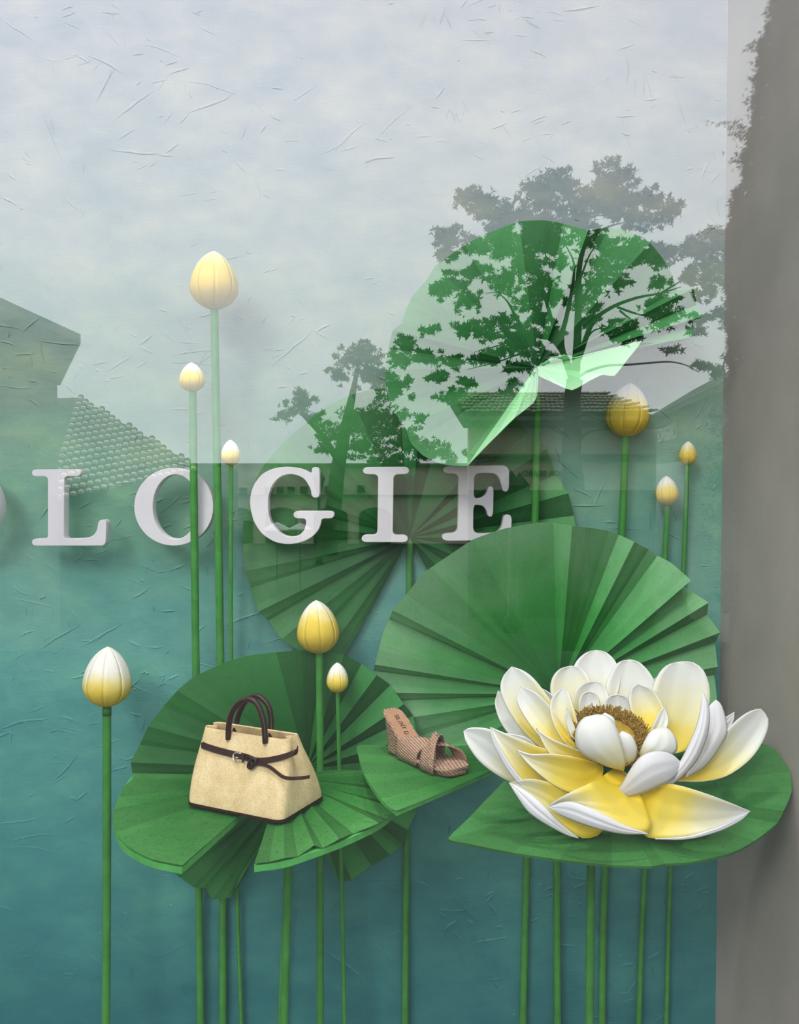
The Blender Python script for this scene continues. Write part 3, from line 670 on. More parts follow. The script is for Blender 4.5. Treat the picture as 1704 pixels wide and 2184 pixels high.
def bag_ring(z, inset=0.0):
    t = z/.168; hl = (BL/2)*(1-.10*t) - inset; hd = (BD/2)*(1-t) + .030*t - inset
    hl += .006*math.sin(math.pi*t); hd += .008*math.sin(math.pi*t)*(1-t)
    pin = .030*max(0, (t-.15)/.85)**1.1
    rc = min(.020, hd*.6); pts = []
    for sx, sy, a0 in ((1,-1,-90),(1,1,0),(-1,1,90),(-1,-1,180)):
        for k in range(6):
            a = math.radians(a0 + 18*k)
            pts.append([sx*(hl-rc) + rc*math.cos(a), sy*(hd-rc) + rc*math.sin(a)])
        if (sx, sy) == (1,-1): pts += [[hl, -hd*.35], [hl-pin, 0], [hl, hd*.35]]
        if (sx, sy) == (-1,1): pts += [[-hl, hd*.35], [-hl+pin, 0], [-hl, -hd*.35]]
    sag = .004*math.sin(math.pi*t)
    return [bc + bu*(x-.015*t) + bv*y + Vector((0,0,z + (.006*(abs(x)/hl)**2 if t > .9 else 0))) for x, y in pts]
zz_ = [0,.004,.02,.045,.07,.095,.12,.14,.155,.163,.168]
bb = MB().loft([bag_ring(z, .006 if z == 0 else 0) for z in zz_] + [bag_ring(z, .0045) for z in (.168,.15,.10,.03)], cap0=True, cap1=True).build('body', M['canvas'], bag)
sharp(bb, 50)
m = bb.modifiers.new('soft', 'SUBSURF'); m.levels = 1; m.render_levels = 1
MB().loft([bag_ring(0, -.0005), bag_ring(.003, -.0010)], cap0=True, cap1=True).build('base_trim', M['leather'], bag)
def on_face(px, py, off=0.0, sgn=-1):                # point on the sloping front (or back) face
    n = Vector((0,0,0)); slope = (BD/2-.030)/.168
    fn = (bv*sgn*-1*-1 + Vector((0,0,slope))).normalized() if sgn > 0 else (-bv + Vector((0,0,slope))).normalized()
    p0 = bc + bv*sgn*(BD/2+.004)
    r = ray(px, py); o = Vector((0,0,CAMZ)); t = (p0-o).dot(fn)/r.dot(fn)
    return o + r*t + fn*off, fn
c1_ = lambda x, y: (380 + x/5.325, 1460 + y/5.325)
# handles
def handle(sgn, pxs, rad, name='handle'):
    P = []
    for x, y in pxs:
        # the handle stands in a plane parallel to the bag's length
        p0 = bc + bv*sgn*.036; r = ray(*c1_(x, y)); o = Vector((0,0,CAMZ)); t = (p0-o).dot(bv)/r.dot(bv); P.append(o + r*t)
    Q = cat_rom(P, 6)
    h = MB().tube(Q, rad, 12).build(name, M['leather'], bag, True)
    off = -bv*rad*1.0
    s = MB()
    for a, b in zip(Q[2:-3:1], Q[3:-2:1]):
        mid = (a+b)/2; d = (b-a); nn = d.cross(bv).normalized()
        for k in (0.1, .6):
            s.tube([a + d*k - bv*rad*.80 + nn*rad*.66, a + d*(k+.28) - bv*rad*.80 + nn*rad*.66], .0005, 4)
    s.build('stitching', M['stitch'], h, kind='stuff')
    for e, nx in ((Q[0], Q[1]), (Q[-1], Q[-2])):
        MB().tube([e + (e-nx).normalized()*.004, e], .0055, 8).build('anchor_loop', M['metal'], h, True)
    return h
handle(1, [(645,585),(655,470),(690,330),(760,195),(870,130),(960,165),(1030,260),(1055,400),(1052,480),(1054,625)], .0071)
handle(-1, [(570,622),(575,470),(605,330),(680,220),(775,170),(860,185),(920,260),(960,380),(980,500),(990,665)], .0071)
# belt round the upper body
def strap(pxs, w, name, off=.002, extra=None):
    P, NN = [], []
    for x, y in pxs:
        p, n = on_face(*c1_(x, y), off); P.append(p); NN.append(n)
    if extra: 
        for p, n in extra: P.append(p); NN.append(n)
    Q = cat_rom(P, 5); NQ = [n for a, b in zip(NN, NN[1:]) for n in [a.lerp(b, k/5).normalized() for k in range(5)]] + [NN[-1]]
    o = MB().ribbon(Q, NQ, w, .0022).build(name, M['leather'], bag); return o
pL, nL = on_face(*c1_(275,690), .002)
bl = strap([(280,690),(340,712),(430,740),(540,770),(640,795),(720,812),(790,830),(850,855)], .0155, 'belt')
rr_ = [(p, n) for p, n in ()]
br = strap([(850,865),(930,865),(1020,858),(1120,840),(1220,815),(1290,790),(1322,775)], .0135, 'belt')
# belt return round the gusset to the back
pr, nr = on_face(*c1_(1322,775), .002)
side = [(pr, -bv), (pr + bu*.001 + bv*.006, bu), (pr - bu*.003 + bv*.016, bu), (pr - bu*.012 + bv*.032, bu)]
MB().ribbon([a for a, b in side], [b for a, b in side], .0135, .0022).build('belt', M['leather'], bag)
side = [(pL, -bv), (pL - bu*.001 + bv*.006, -bu), (pL + bu*.003 + bv*.016, -bu), (pL + bu*.012 + bv*.032, -bu)]
MB().ribbon([a for a, b in side], [b for a, b in side], .0135, .0022).build('belt', M['leather'], bag)
strap([(880,905),(960,905),(1050,940),(1130,1000),(1200,1050),(1280,1068),(1360,1066),(1440,1060)], .0082, 'belt_tail', .004,
      [(on_face(*c1_(1535,1055), .016)[0], on_face(*c1_(1535,1055))[1])])
# buckle frame, keeper and knot
bk = [on_face(*c1_(x, y), .0055)[0] for x, y in ((730,785),(655,782),(640,820),(650,868),(705,876))]
bko = MB().tube(cat_rom(bk, 4), .0017, 8).build('buckle', M['metal'], bag, True)
MB().tube([on_face(*c1_(638,826), .006)[0], on_face(*c1_(700,834), .007)[0]], .0011, 6).build('prong', M['metal'], bko, True)
kp = [on_face(*c1_(x, y), .0062)[0] for x, y in ((772,790),(758,835),(748,890))]
MB().ribbon(cat_rom(kp, 4), [on_face(700,800)[1]]*9, .0050, .0022).build('keeper_loop', M['leather'], bag)
kn = MB()
kn.tube(cat_rom([on_face(*c1_(x, y), o)[0] for x, y, o in ((800,825,.004),(870,840,.009),(905,870,.009),(880,920,.008),(840,950,.007),(812,935,.006),(830,890,.009),(870,850,.010),(920,850,.005))], 5), .0040, 8)
kn.tube(cat_rom([on_face(*c1_(x, y), o)[0] for x, y, o in ((790,850,.004),(830,870,.008),(860,900,.008),(845,945,.006))], 5), .0038, 8)
kn.build('knot', M['leather'], bag, True)

# ------------------------------------------------------------------ wedge sandal
def weave_mat(name, c0, c1, sc=1.0):
    m, N, L, B = new_mat(name); co = obj_co(N)
    wv = N.new('ShaderNodeTexWave'); wv.inputs['Scale'].default_value = 55*sc; wv.inputs['Distortion'].default_value = 3.0; wv.inputs['Detail'].default_value = 2
    wv.inputs['Detail Scale'].default_value = 3.0
    mp = N.new('ShaderNodeMapping'); mp.inputs['Rotation'].default_value = (0.5, 0.9, .3); L.new(co, mp.inputs['Vector']); L.new(mp.outputs[0], wv.inputs['Vector'])
    n = noise(N, L, co, 420, 2, .7)
    f = math_n(N, L, 'ADD', math_n(N, L, 'MULTIPLY', wv.outputs['Fac'], .6), math_n(N, L, 'MULTIPLY', n, .45))
    L.new(ramp(N, L, f, [(.22, c0), (.5, [(a+b)/2 for a, b in zip(c0, c1)]), (.82, c1)]), B.inputs['Base Color'])
    B.inputs['Roughness'].default_value = .85; B.inputs['Specular IOR Level'].default_value = .2
    bump(N, L, B, f, .8, .0018); return m
M['raffia'] = weave_mat('raffia_weave_brown', (.20,.105,.075), (.47,.31,.225))
M['raffia_w'] = weave_mat('raffia_wrap_brown', (.15,.085,.055), (.42,.29,.20), .9)
M['insole'] = plain('insole_tan_leather', (.40,.22,.13), .5, .10, 30, 150, .1)
M['rubber'] = plain('outsole_dark_tan', (.16,.07,.045), .7)
M['ink'] = plain('lettering_brown', (.06,.03,.02), .6)
zs = ZS + .0065
sH, sT = H(819,1608,zs), H(926,1654,zs)
su = (sT-sH).normalized(); sv = Vector((-su.y, su.x, 0)); SLn = (sT-sH).length   # sv points away from the viewer
if sv.y < 0: sv = -sv
sc_ = .283/.27; sH = sH - su*.036*sc_
shoe = thing('wedge_sandal', sH + su*SLn*.5 + sv*.04, 'brown woven wedge sandal with crossed straps on the small leaf shelf', 'sandal')
def lerp_tab(tab, x):
    for (a, va), (b, vb) in zip(tab, tab[1:]):
        if x <= b:
            t = max(0, (x-a)/(b-a)); t = t*t*(3-2*t)*.5 + t*.5; return va + (vb-va)*t
    return tab[-1][1]
FZ = [(0,.100),(.02,.092),(.045,.073),(.08,.046),(.115,.025),(.155,.017),(.27,.017)]       # footbed height along the shoe
HW = [(-.006,.012),(0,.021),(.02,.030),(.07,.030),(.12,.036),(.18,.045),(.22,.046),(.25,.042),(.265,.034),(.272,.022)]
CV = [(0,.0),(.1,.0),(.2,.004),(.27,.006)]
def SP(u, v, z): return sH + su*u*sc_ + sv*(.043+v)*sc_ + Vector((0,0,z*sc_))
US = [-.006,-.003,0,.006,.014,.03,.05,.07,.09,.11,.13,.15,.17,.19,.21,.23,.245,.255,.263,.268,.271]
def shoe_ring(u, top, ins=0.0, z0=0.0, taper=.0):
    w = lerp_tab(HW, u) - ins; zt = top; c = lerp_tab(CV, max(u, 0)); out = []
    for v, z in ((-1,z0),(-1.0,z0+(zt-z0)*.5),(-1,zt-.003),(-.9,zt),(0,zt),(.9,zt),(1,zt-.003),(1,z0+(zt-z0)*.5),(1,z0)):
        k = 1 - taper*(1-(z-z0)/max(zt-z0, 1e-4))
        out.append(SP(u + (.024*(1-(z/.110)) if u < .03 else 0)*(1 if u < .03 else 0)*max(0, 1-max(u,0)/.03), c + v*w*k, z))
    return out
wd = MB().loft([shoe_ring(u, lerp_tab(FZ, max(u,0))-.004, .002, .003, .10) for u in US]).build('wedge', M['raffia_w'], shoe); sharp(wd, 50)
MB().loft([shoe_ring(u, .003, .004, 0) for u in US]).build('outsole', M['rubber'], shoe)
def band_ring(u, ins):
    z = lerp_tab(FZ, max(u,0)); w = lerp_tab(HW, u)-ins; c = lerp_tab(CV, max(u,0))
    return [SP(u, c+v*w, z+dz) for v, dz in ((-1,-.007),(-1.04,-.003),(-1,.0),(1,.0),(1.04,-.003),(1,-.007))]
fb = MB().loft([band_ring(u, 0) for u in US]).build('footbed_binding', M['raffia'], shoe); sharp(fb, 50)
UI = [.004,.008,.016,.03,.05,.07,.09,.11,.13,.15,.165]
def in_ring(u):
    z = lerp_tab(FZ, u); w = lerp_tab(HW, u)-.004; w *= math.sqrt(max(.05, 1-max(0,(.016-u)/.016)**2)); c = lerp_tab(CV, u)
    return [SP(u, c+v*w, z+dz) for v, dz in ((-1,-.001),(-.97,.0012),(-.5,.0006),(0,.0003),(.5,.0006),(.97,.0012),(1,-.001))]
ins = MB().loft([in_ring(u) for u in UI]).build('insole', M['insole'], shoe); sharp(ins, 60)
# straps: wide bands crossing over the toes
def strapband(u0, u1, h, wd0, wdm, wd1, name, lift=0.0, roll=0.0):
    N_, K = 26, 7; vs, fs = [], []
    for i in range(N_+1):
        t = i/N_; a = math.pi*t; u = u0 + (u1-u0)*(t*t*(3-2*t)); c = lerp_tab(CV, u); w = lerp_tab(HW, u)+.0035
        wd_ = wd0*(1-t)**2 + 2*wdm*t*(1-t) + wd1*t*t
        for k in range(K):
            s = k/(K-1)-.5; uu = u + s*wd_; zb_ = .003 if t < .5 else .003
            zz = zb_ + (lerp_tab(FZ, uu) + h - .003 + lift)*math.sin(a)**.62 + .0022*math.cos(s*14)*math.sin(a) + roll*s*math.sin(a)
            vs.append(SP(uu, c - math.cos(a)*w*(1.0 if abs(math.cos(a))<.98 else 1.0), zz))
    for i in range(N_):
        for k in range(K-1): q = i*K+k; fs.append((q, q+1, q+K+1, q+K))
    o = mesh(name, vs, fs, M['raffia'], shoe, True); solid(o, .0035, 1); return o
strapband(.125, .215, .034, .085, .060, .050, 'strap', .0)
strapband(.215, .135, .038, .050, .050, .070, 'strap', .004, .03)
# knot fold where the straps cross
kf = MB()
kf.tube(cat_rom([SP(.232,-.046,.012),SP(.215,-.030,.046),SP(.190,-.006,.064),SP(.170,.016,.068),SP(.150,.040,.050)], 6), [.004*sc_]+[.0085*sc_]*23+[.005*sc_], 10)
kf.build('strap_fold', M['raffia'], shoe, True)
def text_mesh(s, size, name, bold=0.0):
    cu = bpy.data.curves.new(name, 'FONT'); cu.body = s; cu.size = size; cu.extrude = size*.02; cu.align_x = 'CENTER'; cu.align_y = 'CENTER'
    cu.space_character = 1.05; cu.offset = bold; cu.resolution_u = 3
    t = bpy.data.objects.new(name, cu); COL.objects.link(t); dg = bpy.context.evaluated_depsgraph_get(); dg.update()
    me = t.evaluated_get(dg).to_mesh(); vs = [v.co.copy() for v in me.vertices]; fs = [tuple(p.vertices) for p in me.polygons]
    bpy.data.objects.remove(t); return vs, fs
vs, fs = text_mesh('SILENT D', .0185, 'insole_lettering')
wx = max(v.x for v in vs)
# lettering runs down the insole from the heel, laid on its curve
mesh('insole_lettering', [SP(.050 + v.x*.62, .001 + v.y*1.0, lerp_tab(FZ, .050+v.x*.62) + .0019 + v.z*.5) for v in vs], fs, M['ink'], ins)

# ------------------------------------------------------------------ the street the pane mirrors
GZ = -1.2
M['pave'] = plain('paving_dark', (.040,.040,.042), .9, .2, 1.2)
M['stucco'] = plain('stucco_beige', (.58,.52,.42), .9, .08, 1.5)
M['stucco_grey'] = plain('stucco_grey', (.22,.22,.20), .9, .08, 1.5)
M['stucco_dark'] = plain('stucco_olive', (.11,.14,.11), .9, .08, 1.5)
M['tile'] = plain('roof_tile_brown', (.085,.07,.055), .8, .3, 6)
M['tile_glint'] = plain('tile_glint_pale', (.80,.72,.60), .7, .1, 6)  # pale colour painted on the tiles as glints of sky light
M['dark'] = plain('shop_glass_dark', (.025,.03,.03), .2, .2, 1)
M['bark'] = plain('pine_bark', (.05,.04,.032), .9, .3, 5)
M['needle'] = plain('pine_needles', (.030,.046,.026), .8, .35, 2)
M['hedge'] = plain('hedge_leaves', (.035,.032,.026), .8, .35, 6)
M['iron'] = plain('lamp_iron_black', (.015,.02,.018), .5)
M['cloth'] = plain('umbrella_cloth_white', (.8,.8,.78), .8, .04)
gr_ = MB()
for ya, yb, za, zb_ in ((GLASS-.06, -5.0, 0, 0), (-5.0, -8.6, 0, GZ), (-8.6, -90, GZ, GZ)):
    gr_.add([(-60,ya,za),(60,ya,za),(60,yb,zb_),(-60,yb,zb_),(-60,ya,za-.3),(60,ya,za-.3),(60,yb,zb_-.3),(-60,yb,zb_-.3)], [(0,3,2,1),(4,5,6,7),(0,1,5,4),(2,3,7,6),(1,2,6,5),(0,4,7,3)])
gr_.build('ground', M['pave'], kind='structure')

def facing(points, thick):                           # polygon seen in the mirror at one depth, given real depth behind it
    n = len(points); f = [p for p in points]; b = [p + Vector((0,-thick,0)) for p in points]
    return f+b, [tuple(range(n)), tuple(range(2*n-1, n-1, -1))] + [(i, n+i, n+(i+1) % n, (i+1) % n) for i in range(n)]
def mbox(px0, px1, py0, py1, d, depth, m=0, mb=None, ground=False):
    a, b = V(px0, py1, d), V(px1, py0, d)
    mb = mb or MB(); return mb.box((min(a.x,b.x), a.y-depth, GZ if ground else min(a.z,b.z)), (max(a.x,b.x), a.y, max(a.z,b.z)), m)

# tile mesh shared by every tile of a roof
def tile_data(length, width, name):
    vs, fs, mi = [], [], []
    n = 5
    for e in (0, .30, 1):
        for k in range(n):
            a = math.pi*k/(n-1); s = 1 - .12*e
            vs.append((length*(e*1.08), -math.cos(a)*width*.5*s, math.sin(a)*width*.42*s + .035*length/.2*(1-e)))
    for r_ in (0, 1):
        for k in range(n-1): fs.append((r_*n+k, r_*n+k+1, r_*n+n+k+1, r_*n+n+k)); mi.append(1 if r_ == 0 and k in (1, 2) else 0)  # glint painted on the lower crown of each tile
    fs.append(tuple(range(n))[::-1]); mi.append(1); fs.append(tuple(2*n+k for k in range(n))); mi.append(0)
    me = bpy.data.meshes.new(name); me.from_pydata(vs, [], fs); me.materials.append(M['tile']); me.materials.append(M['tile_glint'])
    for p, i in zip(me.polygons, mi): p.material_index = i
    return me
def tiles(parent, O_, e_row, e_up, nx, ny, skip=None, jitter=.015):
    """tiles in nx columns along e_row and ny courses up e_up, on the plane through O_"""
    l = e_up.length/ny; w = e_row.length/nx
    me = tile_data(l, w*.98, 'roof_tile'); xa = e_up.normalized(); ya = (e_row - xa*e_row.dot(xa)).normalized(); za = xa.cross(ya)
    if za.z < 0: ya = -ya; za = xa.cross(ya)
    R = Matrix((xa, ya, za)).transposed().to_4x4(); off = wloc(parent)
    for j in range(ny):
        for i in range(nx):
            if skip and skip((i+.5)/nx, (j+.5)/ny): continue
            p = O_ + e_row*((i+.5)/nx) + e_up*(j/ny) + za*random.uniform(0, jitter)
            o = bpy.data.objects.new('roof_tile', me); COL.objects.link(o); o.parent = parent
            o.matrix_local = Matrix.Translation(p - off) @ R

# house with the boxed eave, near left
c0, c1e = V(172,722,11.0), V(0,622,8.28)
zE = c0.z
house = thing('eaves_house', (-5.2, 2*GLASS-8, GZ), 'grey rendered house with boxed eaves mirrored at the left edge of the pane', 'house')
xw = V(122,820,11.5).x; zw = V(122,820,11.5).z
MB().box((-9.0, 2*GLASS-11.5, GZ), (xw, 2*GLASS-2.2, zw)).build('wall', M['stucco_grey'], house)
y0, y1 = 2*GLASS-11.9, 2*GLASS-2.0
MB().add([(xw, y0+.3, zw), (xw, y1, zw), (c0.x, y1, zE-.06), (c0.x, y0+.9, zE-.06), (c0.x, y1, zE+.05), (c0.x, y0+.9, zE+.05), (-9, y1, zE+1.6), (-9, y0+.9, zE+1.6), (-9, y1, zw), (-9, y0+.3, zw)],
         [(0,1,2,3),(3,2,4,5),(5,4,6,7),(0,3,5,7,9),(1,8,6,4,2),(9,7,6,8),(0,9,8,1)]).build('roof', M['stucco_grey'], house)
# tiled hip roof behind it
A_, B_, C_ = V(166,848,22), V(432,1003,20.0), V(96,1075,17.5)
hip = thing('tiled_house', (V(150,1026,22).x, V(150,1026,22).y, GZ), 'house with a sloping brown tiled roof mirrored left of the tall buds', 'house')
MB().add([A_, B_, C_, A_+Vector((-3,-.3,-.05)), C_+Vector((-3,0,0)), A_+Vector((0,-.35,-.25)), B_+Vector((0,-.3,-.3)), C_+Vector((0,-.35,-.3))], [(0,2,1),(0,3,4,2),(0,1,6,5),(1,2,7,6)]).build('roof_deck', M['stucco_dark'], hip)
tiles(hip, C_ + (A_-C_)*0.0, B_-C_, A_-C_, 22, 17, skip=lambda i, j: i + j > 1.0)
mb = MB(); a = V(420,1006,19.8); b = V(60,1070,19.8)
mb.box((b.x-2, b.y-5, GZ), (a.x, b.y-1.2, 1.95)); mb.build('wall', M['stucco_dark'], hip)

# long building with small windows and an arcade
arc = thing('arcade_building', (V(600,1026,40).x, V(600,1026,40).y-3, GZ), 'long pale building with small square windows mirrored behind letter G', 'building')
d_ = 40
mbox(395, 1010, 993, 1100, d_, 6, ground=True).build('wall', M['stucco'], arc)
mbox(385, 1020, 988, 993.5, d_-.3, 6.5).build('cornice', M['stucco_dark'], arc)
mbox(395, 1010, 1055, 1057.5, d_-.25, .3).build('string_course', M['stucco_dark'], arc)
for px, py in ((518,1048),(572,1046.5),(597,1046),(620,1045.5),(648,1045),(700,1044),(723,1043),(770,1043)):
    w_ = mbox(px-8, px+8, py-8, py+8, d_-.12, .25).build('window', M['stucco_dark'], arc)
    mbox(px-6.5, px+6.5, py-6.5, py+6.5, d_-.16, .1).build('pane', M['dark'], w_)
for px, rx in ((420,26),(508,30),(600,34),(705,36),(800,34)):
    P = [V(px-rx,1102,d_-.1)] + [V(px-rx*math.cos(math.pi*k/10), 1102-20*math.sin(math.pi*k/10), d_-.1) for k in range(11)] + [V(px+rx,1102,d_-.1)]
    P[0].z = GZ+.02; P[-1].z = GZ+.02
    vs, fs = facing(P, .3); mesh('arch_opening', vs, fs, M['dark'], arc)
# shop with tiled roof and two signs
shop = thing('tiled_shop', (V(1200,1026,19).x, V(1200,1026,19).y-2, GZ), 'beige shop front with tiled roof mirrored right of the letters', 'shop')
dS = 18.0
mbox(1000, 1400, 893, 1046, dS+.3, .4).build('wall', M['stucco'], shop)
mbox(990, 1404, 888, 896, dS-.2, 1.0).build('fascia', M['stucco_dark'], shop)
mbox(1000, 1400, 968, 974, dS+.12, .4).build('cornice', M['stucco_dark'], shop)
mbox(1000, 1400, 974, 985, dS+.22, .4).build('shade_strip', M['stucco_grey'], shop)  # grey strip put in as the shade under the cornice
a0, a1, b0 = V(990,890,dS-.2), V(1404,890,dS-.2), V(990,845,22.5)
up_ = b0 - a0; up_.x = 0
MB().add([a0, a1, a1+up_, a0+up_, a0+Vector((0,-.2,-.2)), a1+Vector((0,-.2,-.2)), a1+up_+Vector((0,-.2,-.25)), a0+up_+Vector((0,-.2,-.25))], [(0,1,2,3),(4,7,6,5),(0,4,5,1),(2,6,7,3),(1,5,6,2),(0,3,7,4)]).build('roof_deck', M['tile'], shop)
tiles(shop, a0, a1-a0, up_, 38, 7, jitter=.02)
f = mbox(1000, 1400, 1045, 1190, dS+.22, .3, ground=True).build('shop_window', M['dark'], shop)
for x0 in (1000, 1112, 1232, 1300, 1394): mbox(x0, x0+5, 1046, 1190, dS+.14, .1, ground=True).build('mullion', M['iron'], f)
vs, fs = text_mesh('MONICA BEARD', .165, 'sign_lettering', .003)
wd_ = max(v.x for v in vs) - min(v.x for v in vs); k = 1.10/wd_*1.08
c = V(1176,1010.5,dS+.26)
mesh('sign_lettering', [c + Vector((-v.x*k, .005+v.z, v.y)) for v in vs], fs, M['iron'], shop)
# building on the right running towards the pane
agp0, agp1 = V(1388,1026,24.0), V(1545,1026,15.5)
ag = thing('corner_shop', (agp0.x, agp0.y, GZ), 'pale green corner shop mirrored beside the grey side wall', 'shop')
dirv = Vector((agp1.x-agp0.x, agp1.y-agp0.y, 0)); nrm2 = Vector((-dirv.y, dirv.x, 0)).normalized()
if nrm2.x > 0: nrm2 = -nrm2
def agw(t, z, o=0.0): return Vector((agp0.x, agp0.y, z)) + dirv*t + nrm2*o
M['sign_white'] = plain('sign_white', (.92,.92,.90), .6, .02)
M['ag'] = plain('stucco_sage', (.33,.36,.29), .9, .1, 1.5)
zt = 3.17
MB().add([agw(0,GZ),agw(1,GZ),agw(1,zt),agw(0,zt),agw(0,GZ,-4),agw(1,GZ,-4),agw(1,zt,-4),agw(0,zt,-4)], [(0,1,2,3),(4,7,6,5),(0,3,7,4),(1,5,6,2),(3,2,6,7)]).build('wall', M['ag'], ag)
MB().add([agw(-.06,zt-.05,.25),agw(1.04,zt-.05,.25),agw(1.04,zt+.06,.25),agw(-.06,zt+.06,.25),agw(-.10,zt+1.0,-1.3),agw(1.04,zt+1.0,-1.3),agw(-.06,zt-.05,-1.3),agw(1.04,zt-.05,-1.3)], [(0,1,2,3),(3,2,5,4),(0,3,4,6),(1,7,5,2),(0,6,7,1),(4,5,7,6)]).build('roof', M['stucco_dark'], ag)
MB().add([agw(.12,GZ,.02),agw(.62,GZ,.02),agw(.62,2.05,.02),agw(.12,2.05,.02),agw(.12,GZ,-.1),agw(.62,GZ,-.1),agw(.62,2.05,-.1),agw(.12,2.05,-.1)], [(0,1,2,3),(0,3,7,4),(1,5,6,2),(3,2,6,7)]).build('doorway', M['dark'], ag)
vs, fs = text_mesh("L'AGENCE", .48, 'sign_lettering', .012)
dn = dirv.normalized()
tc = agw(.318, 2.74, .04)
mesh('sign_lettering', [tc + (-dn)*v.x*1.16 + Vector((0,0,v.y)) + nrm2*(v.z) for v in vs], fs, M['sign_white'], ag)

# street lamps and parasols
def lamp(px, top, d, label):
    p = V(px, top, d); r = thing('street_lamp', (p.x, p.y, GZ), label, 'street lamp', 'street lamps in the square')
    h = p.z
    MB().tube([(p.x,p.y,GZ),(p.x,p.y,GZ+.3),(p.x,p.y,GZ+.32),(p.x,p.y,h-.75)], [.14,.12,.06,.045], 8).build('pole', M['iron'], r, True)
    mb = MB(); n = 6
    mb.loft([[Vector((p.x+rr*math.cos(2*math.pi*k/n), p.y+rr*math.sin(2*math.pi*k/n), z)) for k in range(n)] for rr, z in ((.08,h-.75),(.2,h-.3),(.23,h-.28),(.04,h-.05),(.02,h))])
    mb.build('lantern', M['iron'], r)
lamp(680, 1003, 30, 'dark lantern post mirrored at the right edge of letter G')
lamp(1090, 1003, 16.5, 'dark lantern post mirrored across letter E stem')
lamp(1108, 1008, 17, 'dark lantern post mirrored just right of letter E stem')
def parasol(px, top, wpx, d, label):
    p = V(px, top, d); r = thing('market_umbrella', (p.x, p.y, GZ), label, 'parasol', 'white parasols in the square')
    R = PW(wpx, d)/2; n = 8
    MB().tube([(p.x,p.y,GZ),(p.x,p.y,p.z)], .02, 8).build('pole', M['iron'], r)
    rr = [[Vector((p.x+q*R*math.cos(2*math.pi*k/n), p.y+q*R*math.sin(2*math.pi*k/n), p.z-z*R*.5)) for k in range(n)] for q, z in ((1,1.15),(1,1),(.5,.45),(.02,0))]
    MB().loft(rr, cap0=False).build('canopy', M['cloth'], r)
parasol(590, 1113, 62, 24, 'white parasol mirrored inside letter G bowl')
parasol(640, 1115, 50, 22.5, 'white parasol mirrored under letter G bar')

# trees: trunk, boughs and needle tufts
def needles(parent, clumps, d, dens, size, mat, name='foliage', depth=1.6, seed=1):
    R = random.Random(seed); vs, fs = [], []
    for (px, py, rx, ry) in clumps:
        n = max(6, int(rx*ry*3.14*dens)); dz = R.uniform(-depth, depth)
        blobs = [(R.gauss(0,.50), R.gauss(0,.50), R.uniform(.10,.30)) for _ in range(max(12, int(rx*ry/45)))] + [(0, 0, .5)]*3
        for _ in range(n):
            b = R.choice(blobs); a = R.uniform(0, 6.283); q = math.sqrt(R.random())*b[2]
            x, y = b[0]+q*math.cos(a), b[1]+q*math.sin(a)
            if x*x+y*y > 1.25: continue
            c = V(px+x*rx, py+y*ry, d + dz + R.uniform(-.5,.5)*depth)
            for _b in range(4):
                dr = Vector((R.gauss(0,1), R.gauss(0,1), R.gauss(.25,1))).normalized(); l = size*R.uniform(.5,1.2)
                s = dr.cross(Vector((R.gauss(0,1),R.gauss(0,1),R.gauss(0,1)))).normalized()*l*.2
                k = len(vs); vs += [c-s, c+s, c+dr*l+s*.4, c+dr*l-s*.4]; fs.append((k,k+1,k+2,k+3))
    return mesh(name, vs, fs, mat, parent, kind='stuff')
k2 = lambda L_: [(780 + x/1.844, 300 + y/1.844) for x, y in L_]
def limb(pts, w0, w1, d, parent, name, wob=0.0, seed=0):
    R = random.Random(seed); q = k2(pts); n = len(q); P = []
    for i, (x, y) in enumerate(q): P.append(V(x, y, d + (wob*i/(n-1))))
    Q = cat_rom(P, 5); m_ = len(Q)
    return MB().tube(Q, [PW(w0 + (w1-w0)*i/(m_-1), d)/2 for i in range(m_)], 7).build(name, M['bark'], parent, True)
dT = 14.0
tb_ = V(1225,1140,dT); pine = thing('pine_tree', (tb_.x, tb_.y, GZ), 'tall broad pine tree mirrored over the topmost lotus leaf', 'tree', None)
tp = k2([(828,1560),(818,1400),(808,1250),(812,1130),(812,1020),(822,940)]); P = [V(x, y, dT) for x, y in tp]; P[0].z = GZ
MB().tube(cat_rom(P, 4), [PW(w_, dT)/2 for w_ in [58]*3+[46]*3+[40]*6+[36]*4+[34]*5], 10).build('trunk', M['bark'], pine, True)
